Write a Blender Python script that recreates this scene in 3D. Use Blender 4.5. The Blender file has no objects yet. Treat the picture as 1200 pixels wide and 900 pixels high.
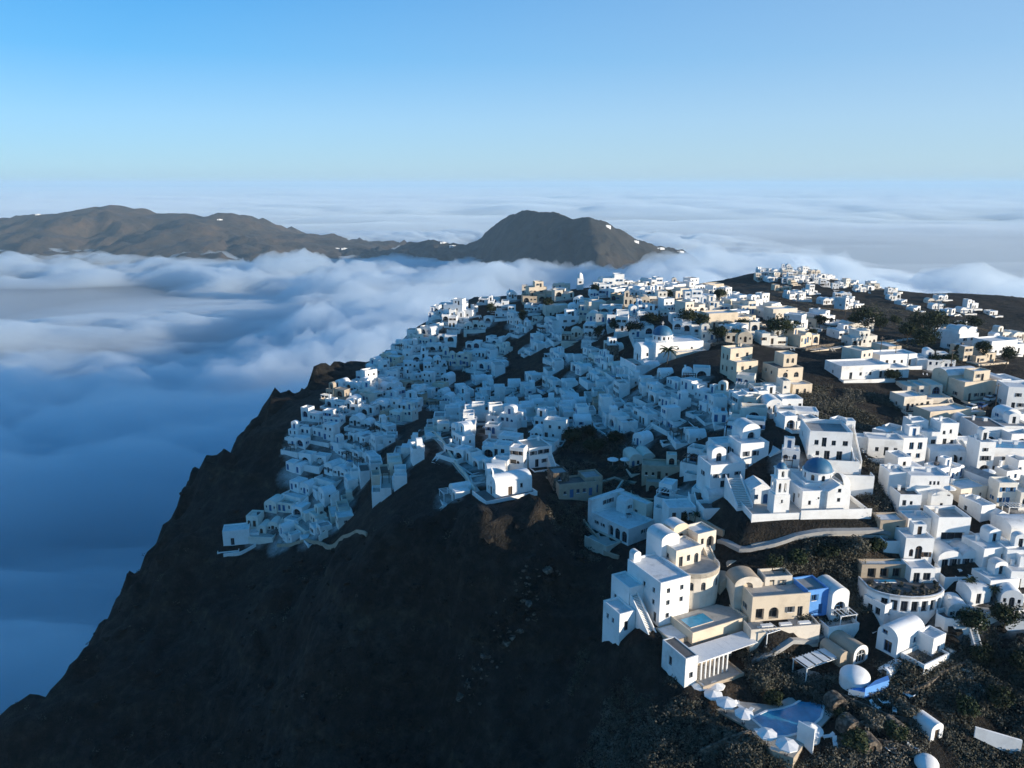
import bpy, bmesh, math, random
import numpy as np
from mathutils import Vector, Matrix, geometry

# ------------------------------------------------------------------ camera, light, exposure
S = bpy.context.scene
COL = S.collection
R = math.radians
FPX, CX, CY, PITCH = 924.0, 600.0, 450.0, R(14.3)
cam_d = bpy.data.cameras.new('camera')
cam = bpy.data.objects.new('camera', cam_d)
COL.objects.link(cam)
cam_d.sensor_width = 36.0
cam_d.lens = 36.0 * FPX / 1200.0
cam_d.clip_start, cam_d.clip_end = 1.0, 200000.0
cam.location = (0, 0, 0)
cam.rotation_euler = (R(90) - PITCH, 0, 0)
S.camera = cam

SUN_AZ, SUN_EL = R(26), R(9.6)          # azimuth: degrees from +X towards the camera side
SUN_DIR = Vector((math.cos(SUN_AZ) * math.cos(SUN_EL), -math.sin(SUN_AZ) * math.cos(SUN_EL), math.sin(SUN_EL)))
W = bpy.data.worlds.new('World')
S.world = W
W.use_nodes = True
wn, wl = W.node_tree.nodes, W.node_tree.links
wn.clear()
sky = wn.new('ShaderNodeTexSky')
sky.sky_type = 'NISHITA'
sky.sun_disc = False
sky.sun_elevation = SUN_EL
sky.sun_rotation = math.atan2(SUN_DIR.x, SUN_DIR.y)
sky.air_density, sky.dust_density, sky.ozone_density = 1.0, 0.4, 4.0
sky.altitude = 400
tint = wn.new('ShaderNodeMix'); tint.data_type = 'RGBA'; tint.blend_type = 'MULTIPLY'
tint.inputs[0].default_value = 1.0
tint.inputs[7].default_value = (0.30, 0.74, 0.95, 1)
# the low sky of a hazy morning: pale at the horizon, clear blue above, whiter towards the sun
tc = wn.new('ShaderNodeTexCoord')
sx = wn.new('ShaderNodeSeparateXYZ'); wl.new(tc.outputs['Generated'], sx.inputs[0])
sr = wn.new('ShaderNodeValToRGB')
SKY = [(0.0, (.50,.66,.84)), (.02, (.50,.68,.88)), (.07, (.40,.64,.92)), (.14, (.175,.49,.86)), (.23, (.082,.37,.78)), (.42, (.026,.24,.58)), (1.0, (.008,.12,.36))]
while len(sr.color_ramp.elements) < len(SKY): sr.color_ramp.elements.new(.5)
for e, (p, c) in zip(sr.color_ramp.elements, SKY): e.position = p; e.color = (*c, 1)
wl.new(sx.outputs[2], sr.inputs[0])
bg = wn.new('ShaderNodeBackground')
bg.inputs[1].default_value = 0.05
bg2 = wn.new('ShaderNodeBackground'); bg2.inputs[1].default_value = .56
wo = wn.new('ShaderNodeOutputWorld')
addsh = wn.new('ShaderNodeAddShader')
wl.new(sky.outputs[0], tint.inputs[6])
wl.new(tint.outputs[2], bg.inputs[0])
# paler towards the sun's side
sd = wn.new('ShaderNodeVectorMath'); sd.operation = 'DOT_PRODUCT'; sd.inputs[1].default_value = (.93, .30, -.9)
wl.new(tc.outputs['Generated'], sd.inputs[0])
sm_ = wn.new('ShaderNodeMapRange'); sm_.inputs[1].default_value = -.25; sm_.inputs[2].default_value = 1.0; sm_.inputs[3].default_value = 0.0; sm_.inputs[4].default_value = .62
wl.new(sd.outputs['Value'], sm_.inputs[0])
sq = wn.new('ShaderNodeMix'); sq.data_type = 'RGBA'; sq.inputs[7].default_value = (.66, .76, .86, 1)
wl.new(sm_.outputs[0], sq.inputs[0]); wl.new(sr.outputs[0], sq.inputs[6])
wl.new(sq.outputs[2], bg2.inputs[0])
wl.new(bg.outputs[0], addsh.inputs[0]); wl.new(bg2.outputs[0], addsh.inputs[1]); wl.new(addsh.outputs[0], wo.inputs[0])

sun_d = bpy.data.lights.new('sun', 'SUN')
sun_d.energy = 5.0
sun_d.angle = R(0.5)
sun_d.color = (1.0, 0.89, 0.74)
sun = bpy.data.objects.new('sun', sun_d)
COL.objects.link(sun)
sun.rotation_euler = SUN_DIR.to_track_quat('Z', 'Y').to_euler()

S.view_settings.view_transform = 'Standard'
S.view_settings.look = 'None'
S.view_settings.exposure = 0.45
S.view_settings.gamma = 1.0
S.cycles.use_denoising = True
S.cycles.max_bounces = 10
S.cycles.diffuse_bounces = 3
S.cycles.glossy_bounces = 2
S.cycles.transparent_max_bounces = 16
S.cycles.volume_bounces = 9
S.cycles.use_adaptive_sampling = True
S.cycles.adaptive_threshold = 0.02

# ------------------------------------------------------------------ pixel geometry of the photograph
cp, sp = math.cos(PITCH), math.sin(PITCH)
def ray(px, py):
    dx, dy = (px - CX) / FPX, (CY - py) / FPX
    return Vector((dx, cp + dy * sp, -sp + dy * cp))
def at(px, py, Y):
    d = ray(px, py)
    return d * (Y / d.y)
def project(p):
    d = p[1] * cp - p[2] * sp
    u = p[1] * sp + p[2] * cp
    return CX + FPX * p[0] / d, CY - FPX * u / d, d

# ------------------------------------------------------------------ noise
def vnoise(x, y, seed=0):
    xi, yi = np.floor(x).astype(np.int64), np.floor(y).astype(np.int64)
    xf, yf = x - xi, y - yi
    u, v = xf * xf * xf * (xf * (xf * 6 - 15) + 10), yf * yf * yf * (yf * (yf * 6 - 15) + 10)
    def h(a, b):
        n = (a * 374761393 + b * 668265263 + seed * 974634777) & 0xffffffff
        n = ((n ^ (n >> 13)) * 1274126177) & 0xffffffff
        return ((n ^ (n >> 16)) & 0xffff) / 32768.0 - 1.0
    return (h(xi, yi) * (1 - u) + h(xi + 1, yi) * u) * (1 - v) + (h(xi, yi + 1) * (1 - u) + h(xi + 1, yi + 1) * u) * v
def fbm(x, y, oct=5, seed=0, gain=0.5, ridge=False):
    a, s, t = 1.0, 0.0, 0.0
    c, sn = math.cos(0.6), math.sin(0.6)
    for k in range(oct):
        n = vnoise(x, y, seed + k * 17)
        s = s + a * ((1 - 2 * np.abs(n)) if ridge else n)
        t += a
        a *= gain
        x, y = (x * c - y * sn) * 2.03 + 7.1, (x * sn + y * c) * 2.03 - 3.7
    return s / t

# ------------------------------------------------------------------ materials
MATS = {}
def nodes_of(name):
    m = bpy.data.materials.new(name)
    m.use_nodes = True
    n, l = m.node_tree.nodes, m.node_tree.links
    MATS[name] = m
    return m, n, l, n['Principled BSDF']
def rgba(c): return (c[0], c[1], c[2], 1)
def noise_node(n, l, scale, detail=4, rough=0.55, coord='Object'):
    tc = n.new('ShaderNodeTexCoord')
    t = n.new('ShaderNodeTexNoise')
    t.inputs['Scale'].default_value = scale
    t.inputs['Detail'].default_value = detail
    t.inputs['Roughness'].default_value = rough
    if coord == 'Position':
        g = n.new('ShaderNodeNewGeometry')
        l.new(g.outputs['Position'], t.inputs['Vector'])
    else:
        l.new(tc.outputs[coord], t.inputs['Vector'])
    return t
def ramp(n, l, src, stops):
    r = n.new('ShaderNodeValToRGB')
    e = r.color_ramp.elements
    while len(e) < len(stops): e.new(0.5)
    for k, (p, c) in enumerate(stops):
        e[k].position = p; e[k].color = rgba(c)
    l.new(src, r.inputs[0])
    return r.outputs[0]
def plaster(name, base, dirt, rough=0.85, scale=0.35, bump=0.25):
    """lime plaster: large soft patches of weathering, a fine grain and shallow bumps"""
    m, n, l, b = nodes_of(name)
    t = noise_node(n, l, scale, 6, 0.65, 'Position')
    c = ramp(n, l, t.outputs[0], [(0.28, dirt), (0.52, base), (1.0, base)])
    l.new(c, b.inputs['Base Color'])
    b.inputs['Roughness'].default_value = rough
    t2 = noise_node(n, l, 3.0, 4, 0.6, 'Position')
    bp = n.new('ShaderNodeBump'); bp.inputs['Strength'].default_value = bump; bp.inputs['Distance'].default_value = 0.08
    l.new(t2.outputs[0], bp.inputs['Height'])
    l.new(bp.outputs[0], b.inputs['Normal'])
    return m
def simple(name, base, rough=0.7, var=0.25, scale=1.5, **kw):
    m, n, l, b = nodes_of(name)
    t = noise_node(n, l, scale, 4, 0.6, 'Position')
    lo = [max(0, v * (1 - var)) for v in base]; hi = [min(1, v * (1 + var)) for v in base]
    l.new(ramp(n, l, t.outputs[0], [(0.3, lo), (0.7, hi)]), b.inputs['Base Color'])
    b.inputs['Roughness'].default_value = rough
    for k, v in kw.items(): b.inputs[k].default_value = v
    return m
# ------------------------------------------------------------------ terrain: a smooth surface through surveyed points
PTS = [  # pixel x, pixel y, distance ahead of the camera
 (680,338,420),(600,350,430),(520,366,430),(750,335,430),(810,337,430),(700,352,370),(750,382,300),(850,350,400),
 (480,388,380),(430,428,340),(375,458,310),(290,505,280),(220,592,250),(166,634,230),(104,792,178),(0,822,172),
 (490,440,325),(560,470,290),(620,480,260),(700,470,250),(780,480,216),(850,500,193),(560,410,350),(640,410,320),(700,410,290),
 (785,432,240),(920,448,224),(860,440,224),(950,390,300),(900,362,370),(1000,380,340),(1100,400,300),(1000,450,225),(1000,492,196),
 (960,515,172),(900,515,171),(1180,450,230),(1180,522,185),(1100,522,190),(1180,602,152),(1100,620,148),(1190,702,130),(1040,662,140),
 (1040,722,129),(1190,802,116),(1190,880,108),(970,607,147),(950,652,139),(940,722,129),(860,702,134),(800,642,147),(840,622,151),
 (760,742,126),(700,742,130),(680,802,135),(600,702,156),(560,642,156),(500,622,172),(500,562,188),(490,522,206),(450,540,216),
 (430,592,212),(350,612,216),(300,642,212),(250,652,206),(250,702,195),(380,562,232),(350,522,246),(400,502,252),(430,470,285),
 (100,852,166),(0,892,160),(300,802,166),(300,900,151),(500,900,140),(500,802,152),(400,702,160),(700,890,122),(850,890,106),
 (920,847,111),(920,800,119),(840,762,124),(595,592,154),(625,572,160),(570,582,156),(590,652,152),(640,642,166),(680,662,164),(700,602,176),
 (735,622,164),(780,592,166),(850,572,164),(690,582,170),(760,552,184),(640,560,178),(560,545,196),(1060,752,126),(1000,850,110),(1100,850,110),
 (780,800,123),(820,850,113),(900,880,107),(1050,560,166),(1030,622,147),(870,600,153),
]
W_PTS = [at(*p) for p in PTS]
ctrl = [(v.x, v.y, v.z) for v in W_PTS]
# beyond the caldera rim the ground drops to the sea; the near cliff goes on below the frame, with an unseen rise added for shade
rim = [at(480,388,380), at(430,428,340), at(375,458,310), at(290,505,280), at(220,592,250), at(166,634,230), at(104,792,178), at(0,822,172)]
rim_n = [(-.75,.65), (-.8,.6), (-.85,.5), (-.9,.4), (-.92,.4), (-.95,.3), (-.97,.2), (-.9,.4)]
for v, (a, b) in zip(rim, rim_n):
    for d, dz in ((22, 30), (60, 95), (130, 210), (230, 330)):
        ctrl.append((v.x + a * d, v.y + b * d, max(v.z - dz, -430)))
v = at(520,366,430)
for d, dz in ((25, 12), (70, 70), (150, 190)): ctrl.append((v.x - .5*d, v.y + .85*d, v.z - dz))
for x, y, z in ((-90,110,-165),(-60,100,-118),(-20,95,-104),(20,85,-96),(60,80,-98),(100,80,-92),(140,90,-88),(180,120,-80),(-130,110,-200),  # out-of-view ground in front, raised to keep sun off the cliff
                (-180,150,-220),(-60,50,-210),(20,40,-180),(120,40,-140),(220,80,-100),(-240,220,-330),(-300,120,-420),(-100,20,-300),
                # the back of the ridge, the fields and the far hamlet
                (0,520,-88),(60,520,-78),(120,520,-72),(-60,560,-150),(-20,640,-150),(40,640,-112),(90,600,-92),
                (160,470,-71),(220,440,-70),(280,380,-70),(260,300,-64),(240,230,-66),(220,170,-70)): ctrl.append((x, y, z))
for p in ((905,318,680),(935,316,690),(875,332,640),(960,327,660),(1010,334,650),(1080,346,640),(1150,352,640),(1210,364,620),(1000,358,520),(1100,372,480),
          (1200,400,400),(900,345,500),(1200,380,500),(850,343,480)):
    q = at(*p); ctrl.append((q.x, q.y, q.z))
for x, y, z in ((190,760,-120),(240,780,-120),(300,760,-130),(380,720,-140),(460,640,-150),(480,500,-120),(480,380,-100),(480,250,-100),(120,760,-130),
                (200,900,-260),(350,900,-270),(500,850,-280),(60,800,-230),(-40,800,-280),(620,600,-280),(640,350,-260),(640,150,-240)): ctrl.append((x, y, z))
C = np.array(ctrl)
def tps_fit(P, smooth=8.0):
    n = len(P)
    d2 = ((P[:, None, :2] - P[None, :, :2]) ** 2).sum(-1) / 1e4
    K = np.where(d2 > 0, d2 * np.log(d2 + 1e-20), 0) * .5
    K += np.eye(n) * smooth * 1e-3
    A = np.zeros((n + 3, n + 3)); A[:n, :n] = K
    A[:n, n] = 1; A[:n, n + 1:] = P[:, :2] / 100; A[n:, :n] = A[:n, n:].T
    return np.linalg.solve(A, np.concatenate([P[:, 2], np.zeros(3)]))
TW = tps_fit(C)
def tps(x, y):
    out = np.empty(x.shape).ravel(); xr, yr = x.ravel(), y.ravel()
    for i in range(0, len(xr), 20000):
        a, b = xr[i:i+20000], yr[i:i+20000]
        d2 = ((a[:, None] - C[None, :, 0]) ** 2 + (b[:, None] - C[None, :, 1]) ** 2) / 1e4
        K = np.where(d2 > 0, d2 * np.log(d2 + 1e-20), 0) * .5
        out[i:i+20000] = K @ TW[:len(C)] + TW[len(C)] + TW[len(C)+1] * a / 100 + TW[len(C)+2] * b / 100
    return out.reshape(x.shape)
GX0, GX1, GY0, GY1, GS = -330.0, 620.0, 30.0, 930.0, 2.0
gx, gy = np.arange(GX0, GX1 + .1, GS), np.arange(GY0, GY1 + .1, GS)
XX, YY = np.meshgrid(gx, gy, indexing='ij')
H0 = np.clip(tps(XX, YY), -430, -45)

# where the village stands the ground keeps smooth; elsewhere it is broken rock
def in_poly(px, py, poly):
    inside = np.zeros(np.shape(px), bool)
    n = len(poly)
    for i in range(n):
        (x1, y1), (x2, y2) = poly[i], poly[i - 1]
        c = ((y1 > py) != (y2 > py)) & (px < (x2 - x1) * (py - y1) / ((y2 - y1) + 1e-9) + x1)
        inside ^= c
    return inside
gz0 = np.gradient(H0, GS)
slope0 = np.hypot(gz0[0], gz0[1])
DEP = YY * cp - H0 * sp
PXX, PYY = CX + FPX * XX / DEP, CY - FPX * (YY * sp + H0 * cp) / DEP
TOWN = [(255,640),(340,505),(480,385),(520,360),(680,330),(830,330),(900,360),(1000,420),(1200,440),(1200,700),(1110,720),(1000,690),(990,730),(840,760),(700,730),(720,680),(660,600),(540,590),(520,560),(440,620),(300,650)]
town = in_poly(PXX, PYY, TOWN).astype(float)
for _ in range(14):
    t = town.copy(); t[1:-1, 1:-1] = (town[1:-1, 1:-1] * 2 + town[2:, 1:-1] + town[:-2, 1:-1] + town[1:-1, 2:] + town[1:-1, :-2]) / 6; town = t
rough = (1 - town) * np.clip((slope0 - .18) * 1.6, .10, 1.0) * np.clip(YY / 130, .4, 1.6)
fan = fbm(XX / 46, YY / 46, 5, 3, .52, True) * 10 + fbm(XX / 15, YY / 15, 4, 9, .55, True) * 4.6 + fbm(XX / 5, YY / 5, 3, 21) * 1.5
gully = fbm(XX / 16 + fbm(XX / 40, YY / 40, 2, 8) * 1.2, (YY + H0 * .6) / 60, 4, 33, .55, True)
strata = (np.abs(((H0 + fbm(XX / 50, YY / 50, 3, 5) * 8) / 7.5) % 1.0 - .5) * 2 - .5) * 2.6
HG = H0 + (fan + gully * 5 - 5.5 + strata) * rough * .7 + fbm(XX / 8, YY / 8, 3, 40) * .35 * (1 - town)
# the boulder below the chapel, the crags on the rim
def crag(px, py, Y, r, h):
    global HG
    p = at(px, py, Y)
    d = np.hypot(XX - p.x, YY - p.y) / r
    HG = HG + h * np.clip(1 - d ** 2, 0, 1) * (1 + .2 * fbm(XX / 5, YY / 5, 3, 77))
crag(392,444,322,16,6); crag(300,497,290,14,6); crag(408,430,335,13,4); crag(215,588,252,11,3)

def hgt(x, y):
    fx, fy = min(max((x - GX0) / GS, 0), len(gx) - 1.001), min(max((y - GY0) / GS, 0), len(gy) - 1.001)
    i, j = int(fx), int(fy); u, w = fx - i, fy - j
    return float((HG[i, j] * (1-u) + HG[i+1, j] * u) * (1-w) + (HG[i, j+1] * (1-u) + HG[i+1, j+1] * u) * w)
def slope_at(x, y, d=9.0):
    return Vector(((hgt(x + d, y) - hgt(x - d, y)) / (2 * d), (hgt(x, y + d) - hgt(x, y - d)) / (2 * d)))
def ground(px, py, lo=70.0, hi=925.0):
    """the point of the ground seen at a pixel"""
    d = ray(px, py); d = d / d.y
    y = lo
    while y < hi:
        if d.z * y <= hgt(d.x * y, y):
            a, b = y - 1.5, y
            for _ in range(12):
                m = (a + b) / 2
                if d.z * m <= hgt(d.x * m, m): b = m
                else: a = m
            return Vector((d.x * b, b, hgt(d.x * b, b)))
        y += 1.5
    return None


# level ground cut into the slope for the larger buildings
PADS = {}
def pad(key, px, py, yaw, x0, x1, y0, y1, dz=0.0, fall=5.0):
    global HG
    p = ground(px, py); PADS[key] = Vector((p.x, p.y, p.z + dz))
    c, s_ = math.cos(R(yaw)), math.sin(R(yaw))
    u = (XX - p.x) * c + (YY - p.y) * s_; v = -(XX - p.x) * s_ + (YY - p.y) * c
    d = np.hypot(np.maximum(np.maximum(x0 - u, u - x1), 0), np.maximum(np.maximum(y0 - v, v - y1), 0))
    w = np.clip(1 - d / fall, 0, 1); w = w * w * (3 - 2 * w)
    HG = HG * (1 - w) + (p.z + dz - .35) * w
pad('chapel', 581, 584, 28, -2, 9, -1, 5.5)
pad('church', 968, 599, 4, -17, 9, -2, 9)
pad('great_church', 768, 425, 8, -4, 18, -1, 10, 0, 4)
pad('hotel', 772, 733, 26, -1, 13, -6, 9, 0, 3)
pad('pool', 924, 846, 0, -10, 8, -5, 6, 0, 4)
pad('round_terrace', 1068, 718, 0, -7, 7, -3, 6, 0, 4)
pad('wing', 880, 727, 8, -1, 12, -3, 5, 0, 3)
pad('restaurant', 818, 800, 26, -3, 13, -2, 7, 0, 3)
pad('blue_house', 944, 722, 14, -1, 9, -4, 5, 0, 3)
pad('long_pergola', 944, 800, 26, -1, 8, -1, 4, 0, 3)
pad('brown_barrel', 999, 779, 24, -3, 4, -1, 6, 0, 3)
pad('barrel', 1050, 770, 30, -1, 10, -3, 5, 0, 3)
pad('arcade_house', 736, 638, 38, -1, 8, -1, 12, 0, 4)

def grid_mesh(name, X, Y, Z, mat, kind=None, smooth=True, cut=None):
    nx, ny = X.shape
    me = bpy.data.meshes.new(name)
    co = np.stack([X, Y, Z], -1).reshape(-1, 3)
    idx = np.arange(nx * ny).reshape(nx, ny)
    q = np.stack([idx[:-1, :-1], idx[1:, :-1], idx[1:, 1:], idx[:-1, 1:]], -1).reshape(-1, 4)
    if cut is not None: q = q[cut.reshape(-1)]
    me.vertices.add(len(co)); me.vertices.foreach_set('co', co.ravel())
    me.loops.add(q.size); me.loops.foreach_set('vertex_index', q.ravel().astype(np.int32))
    me.polygons.add(len(q))
    me.polygons.foreach_set('loop_start', (np.arange(len(q)) * 4).astype(np.int32))
    me.polygons.foreach_set('use_smooth', np.full(len(q), smooth))
    me.update(calc_edges=True)
    me.materials.append(mat)
    o = bpy.data.objects.new(name, me)
    COL.objects.link(o)
    if kind: o['kind'] = kind
    return o

# volcanic rock, brown scrub and dry earth
m, n, l, b = nodes_of('volcanic_ground')
t1 = noise_node(n, l, 0.035, 8, 0.62, 'Position'); t2 = noise_node(n, l, 0.35, 6, 0.7, 'Position'); t3 = noise_node(n, l, 2.2, 3, 0.6, 'Position')
c1 = ramp(n, l, t1.outputs[0], [(0.35, (.012,.012,.011)), (0.52, (.022,.020,.018)), (0.68, (.044,.039,.033))])
c2 = ramp(n, l, t2.outputs[0], [(0.38, (.010,.011,.009)), (0.5, (.026,.024,.020)), (0.7, (.088,.078,.064))])
mx = n.new('ShaderNodeMix'); mx.data_type = 'RGBA'; mx.inputs[0].default_value = .55
l.new(c1, mx.inputs[6]); l.new(c2, mx.inputs[7])
# layers of ash and red scoria in the cliff
gp = n.new('ShaderNodeNewGeometry'); sz = n.new('ShaderNodeSeparateXYZ'); l.new(gp.outputs['Position'], sz.inputs[0])
mz = n.new('ShaderNodeMath'); mz.operation = 'MULTIPLY_ADD'; mz.inputs[1].default_value = .045; l.new(sz.outputs[2], mz.inputs[0]); l.new(t1.outputs[0], mz.inputs[2])
fr_ = n.new('ShaderNodeMath'); fr_.operation = 'FRACT'; l.new(mz.outputs[0], fr_.inputs[0])
lay = ramp(n, l, fr_.outputs[0], [(.0, (.8,.78,.75)), (.3, (1.0,.95,.9)), (.38, (1.5,1.25,1.0)), (.46, (.75,.72,.7)), (.8, (1.15,.95,.8)), (1.0, (.8,.78,.75))])
ml = n.new('ShaderNodeMix'); ml.data_type = 'RGBA'; ml.blend_type = 'MULTIPLY'; ml.inputs[0].default_value = 1.0
l.new(mx.outputs[2], ml.inputs[6]); l.new(lay, ml.inputs[7])
# lime-washed lanes and yards between the houses
at_ = n.new('ShaderNodeAttribute'); at_.attribute_name = 'paved'
pn = noise_node(n, l, .22, 4, .7, 'Position'); pa = n.new('ShaderNodeMath'); pa.operation = 'MULTIPLY_ADD'; pa.inputs[1].default_value = 1.6; pa.inputs[2].default_value = -1.15
l.new(at_.outputs['Fac'], pa.inputs[0]); pb_ = n.new('ShaderNodeMath'); pb_.operation = 'ADD'; pb_.use_clamp = True; l.new(pa.outputs[0], pb_.inputs[0]); l.new(pn.outputs[0], pb_.inputs[1])
pc = ramp(n, l, t2.outputs[0], [(.35, (.26,.24,.21)), (.5, (.44,.42,.39)), (.65, (.60,.58,.55))])
mp = n.new('ShaderNodeMix'); mp.data_type = 'RGBA'; l.new(pb_.outputs[0], mp.inputs[0]); l.new(ml.outputs[2], mp.inputs[6]); l.new(pc, mp.inputs[7])
l.new(mp.outputs[2], b.inputs['Base Color'])
b.inputs['Roughness'].default_value = .95; b.inputs['Specular IOR Level'].default_value = .2
ad = n.new('ShaderNodeMath'); ad.operation = 'ADD'
l.new(t2.outputs[0], ad.inputs[0]); l.new(t3.outputs[0], ad.inputs[1])
bp = n.new('ShaderNodeBump'); bp.inputs['Strength'].default_value = .8; bp.inputs['Distance'].default_value = .9
l.new(ad.outputs[0], bp.inputs['Height']); l.new(bp.outputs[0], b.inputs['Normal'])
TERRAIN = grid_mesh('terrain', XX, YY, HG, MATS['volcanic_ground'], 'structure')

# sea
SEA = -415.0
m, n, l, b = nodes_of('sea_water')
b.inputs['Base Color'].default_value = (.006,.022,.045,1); b.inputs['Roughness'].default_value = .25
t = noise_node(n, l, .02, 6, .6, 'Position'); bp = n.new('ShaderNodeBump'); bp.inputs['Strength'].default_value = .4; bp.inputs['Distance'].default_value = 4
l.new(t.outputs[0], bp.inputs['Height']); l.new(bp.outputs[0], b.inputs['Normal'])
me = bpy.data.meshes.new('sea'); s = 120000
me.from_pydata([(-s,-s,SEA),(s,-s,SEA),(s,s,SEA),(-s,s,SEA)], [], [(0,1,2,3)]); me.materials.append(m)
o = bpy.data.objects.new('sea', me); COL.objects.link(o); o['kind'] = 'structure'

# ------------------------------------------------------------------ the hills across the caldera
m, n, l, b = nodes_of('hill_ground')
t1 = noise_node(n, l, .0045, 7, .6, 'Position'); t2 = noise_node(n, l, .02, 5, .65, 'Position')
c1 = ramp(n, l, t1.outputs[0], [(.36,(.008,.011,.011)),(.5,(.024,.022,.017)),(.66,(.060,.045,.032))])
c2 = ramp(n, l, t2.outputs[0], [(.35,(.007,.010,.010)),(.6,(.040,.032,.023))])
mx = n.new('ShaderNodeMix'); mx.data_type = 'RGBA'; mx.inputs[0].default_value = .5
l.new(c1, mx.inputs[6]); l.new(c2, mx.inputs[7]); l.new(mx.outputs[2], b.inputs['Base Color']); b.inputs['Roughness'].default_value = .95
bp = n.new('ShaderNodeBump'); bp.inputs['Strength'].default_value = .7; bp.inputs['Distance'].default_value = 14
l.new(t2.outputs[0], bp.inputs['Height']); l.new(bp.outputs[0], b.inputs['Normal'])
m2 = MATS['hill_ground'].copy(); m2.name = 'sunlit_hill_ground'; MATS['sunlit_hill_ground'] = m2  # lighter copy: the left hill's sunlight is put into its colour
for nd in m2.node_tree.nodes:
    if nd.type == 'VALTORGB':
        for e in nd.color_ramp.elements: c_ = e.color; e.color = (c_[0] * 2.1 + .004, c_[1] * 1.8, c_[2] * 1.45, 1)
def ridge_hill(name, crest, back, front, seed, step=30, amp=26, mat='hill_ground'):
    """a hill whose crest runs through the given points; the slopes fall to the sea on both sides"""
    P = np.array([tuple(at(*c)) for c in crest])
    x = np.arange(P[0, 0], P[-1, 0] + 1, step)
    cy = np.interp(x, P[:, 0], P[:, 1]); cz = np.interp(x, P[:, 0], P[:, 2])
    k = np.array([1, 2, 3, 2, 1.]); k /= k.sum()
    cy = np.convolve(np.pad(cy, 2, 'edge'), k, 'valid'); cz = np.convolve(np.pad(cz, 2, 'edge'), k, 'valid')
    v = np.concatenate([-np.linspace(1, 0, 60) ** 1.15, np.linspace(0, 1, 40)[1:]])
    X, V = np.meshgrid(x, v, indexing='ij')
    off = np.where(V < 0, V * front, V * back)
    Yg = cy[:, None] + off
    A = np.abs(V)
    prof = (1 - A) ** 1.35 * .82 + .18 * (1 - A ** 3)
    Z = SEA - 20 + (cz[:, None] - SEA + 20) * prof
    body = np.clip(A * 4, .30, 1) * np.clip((1 - A) * 3, 0, 1)
    rav = fbm(X / 150 + fbm(X / 300, Yg / 300, 2, seed + 2), Yg / 420, 5, seed + 9, .55, True)
    Z = Z + (fbm(X / 420, Yg / 420, 6, seed, .52, True) - .15) * amp * 3 * body + (rav - .2) * amp * 2.4 * body + fbm(X / 55, Yg / 55, 5, seed + 5, .65) * amp * 1.15 * np.clip(A * 5, .5, 1)
    return grid_mesh(name, X, Yg, Z, MATS[mat], 'structure')
hill_w = ridge_hill('far_hill', [(-330,300,5200),(-200,285,5000),(-60,262,4900),(0,258,4800),(30,253,4750),(60,250,4700),(95,244,4700),(130,241,4700),(165,243,4700),(195,250,4650),(225,253,4600),(262,249,4500),(285,255,4450),(310,267,4350),(330,275,4300),(380,278,4250),(420,286,4150),(445,292,4050),(500,303,3900)], 1500, 1500, 11, amp=20, mat='sunlit_hill_ground')
hill_m = ridge_hill('island_hill', [(395,292,4000),(420,290,3950),(440,294,3900),(455,293,3850),(480,284,3800),(497,281,3760),(510,281,3720),(528,287,3660),(545,288,3600),(556,283,3520),(566,276,3440),(576,268,3360),(586,259,3280),(594,253,3220),(602,252,3160),(612,251,3110),(625,249,3070),(636,251,3040),(648,250,3000),(660,254,2960),(668,258,2930),(678,255,2880),(690,253,2820),(705,257,2830),(725,268,2870),(745,279,2930),(770,289,2980),(792,292,3020),(806,296,3050),(830,314,3080),(870,350,3100)], 620, 560, 31, step=7, amp=14)
# ------------------------------------------------------------------ the sea of cloud
def cloud_mat(name, dens, aniso=.7, col=(.86,.94,1,1)):
    m = bpy.data.materials.new(name); m.use_nodes = True
    n, l = m.node_tree.nodes, m.node_tree.links
    n.clear()
    v = n.new('ShaderNodeVolumePrincipled'); o = n.new('ShaderNodeOutputMaterial')
    v.inputs['Color'].default_value = col; v.inputs['Density'].default_value = dens; v.inputs['Anisotropy'].default_value = aniso
    l.new(v.outputs[0], o.inputs['Volume'])
    m.cycles.homogeneous_volume = True
    MATS[name] = m
    return m
def closed_sheet(name, X, Y, ZT, ZB, mat):
    nx, ny = X.shape
    co = np.concatenate([np.stack([X, Y, ZT], -1).reshape(-1, 3), np.stack([X, Y, ZB], -1).reshape(-1, 3)])
    N = nx * ny
    idx = np.arange(N).reshape(nx, ny)
    top = np.stack([idx[:-1, :-1], idx[1:, :-1], idx[1:, 1:], idx[:-1, 1:]], -1).reshape(-1, 4)
    bot = top[:, ::-1] + N
    sides = []
    for e, rev in ((idx[:, 0], 0), (idx[:, -1], 1), (idx[0, :], 1), (idx[-1, :], 0)):
        q = np.stack([e[:-1], e[:-1] + N, e[1:] + N, e[1:]], -1)
        sides.append(q[:, ::-1] if rev else q)
    q = np.concatenate([top, bot] + sides)
    me = bpy.data.meshes.new(name)
    me.vertices.add(len(co)); me.vertices.foreach_set('co', co.ravel())
    me.loops.add(q.size); me.loops.foreach_set('vertex_index', q.ravel().astype(np.int32))
    me.polygons.add(len(q)); me.polygons.foreach_set('loop_start', (np.arange(len(q)) * 4).astype(np.int32))
    me.polygons.foreach_set('use_smooth', np.full(len(q), True))
    me.update(calc_edges=True); me.materials.append(mat)
    o = bpy.data.objects.new(name, me); COL.objects.link(o); o['kind'] = 'stuff'
    return o
def puff(x, y, seed, oct=5):
    """rounded heaps with sharp valleys between them"""
    a_, t, out = 1.0, 0.0, 0.0
    for k in range(oct):
        out = out + a_ * np.abs(vnoise(x, y, seed + 13 * k)) ; t += a_
        a_ *= .52; x, y = x * 1.9 + 5.3 + y * .35, y * 1.9 - 2.1 - x * .35
    return out / t
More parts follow.
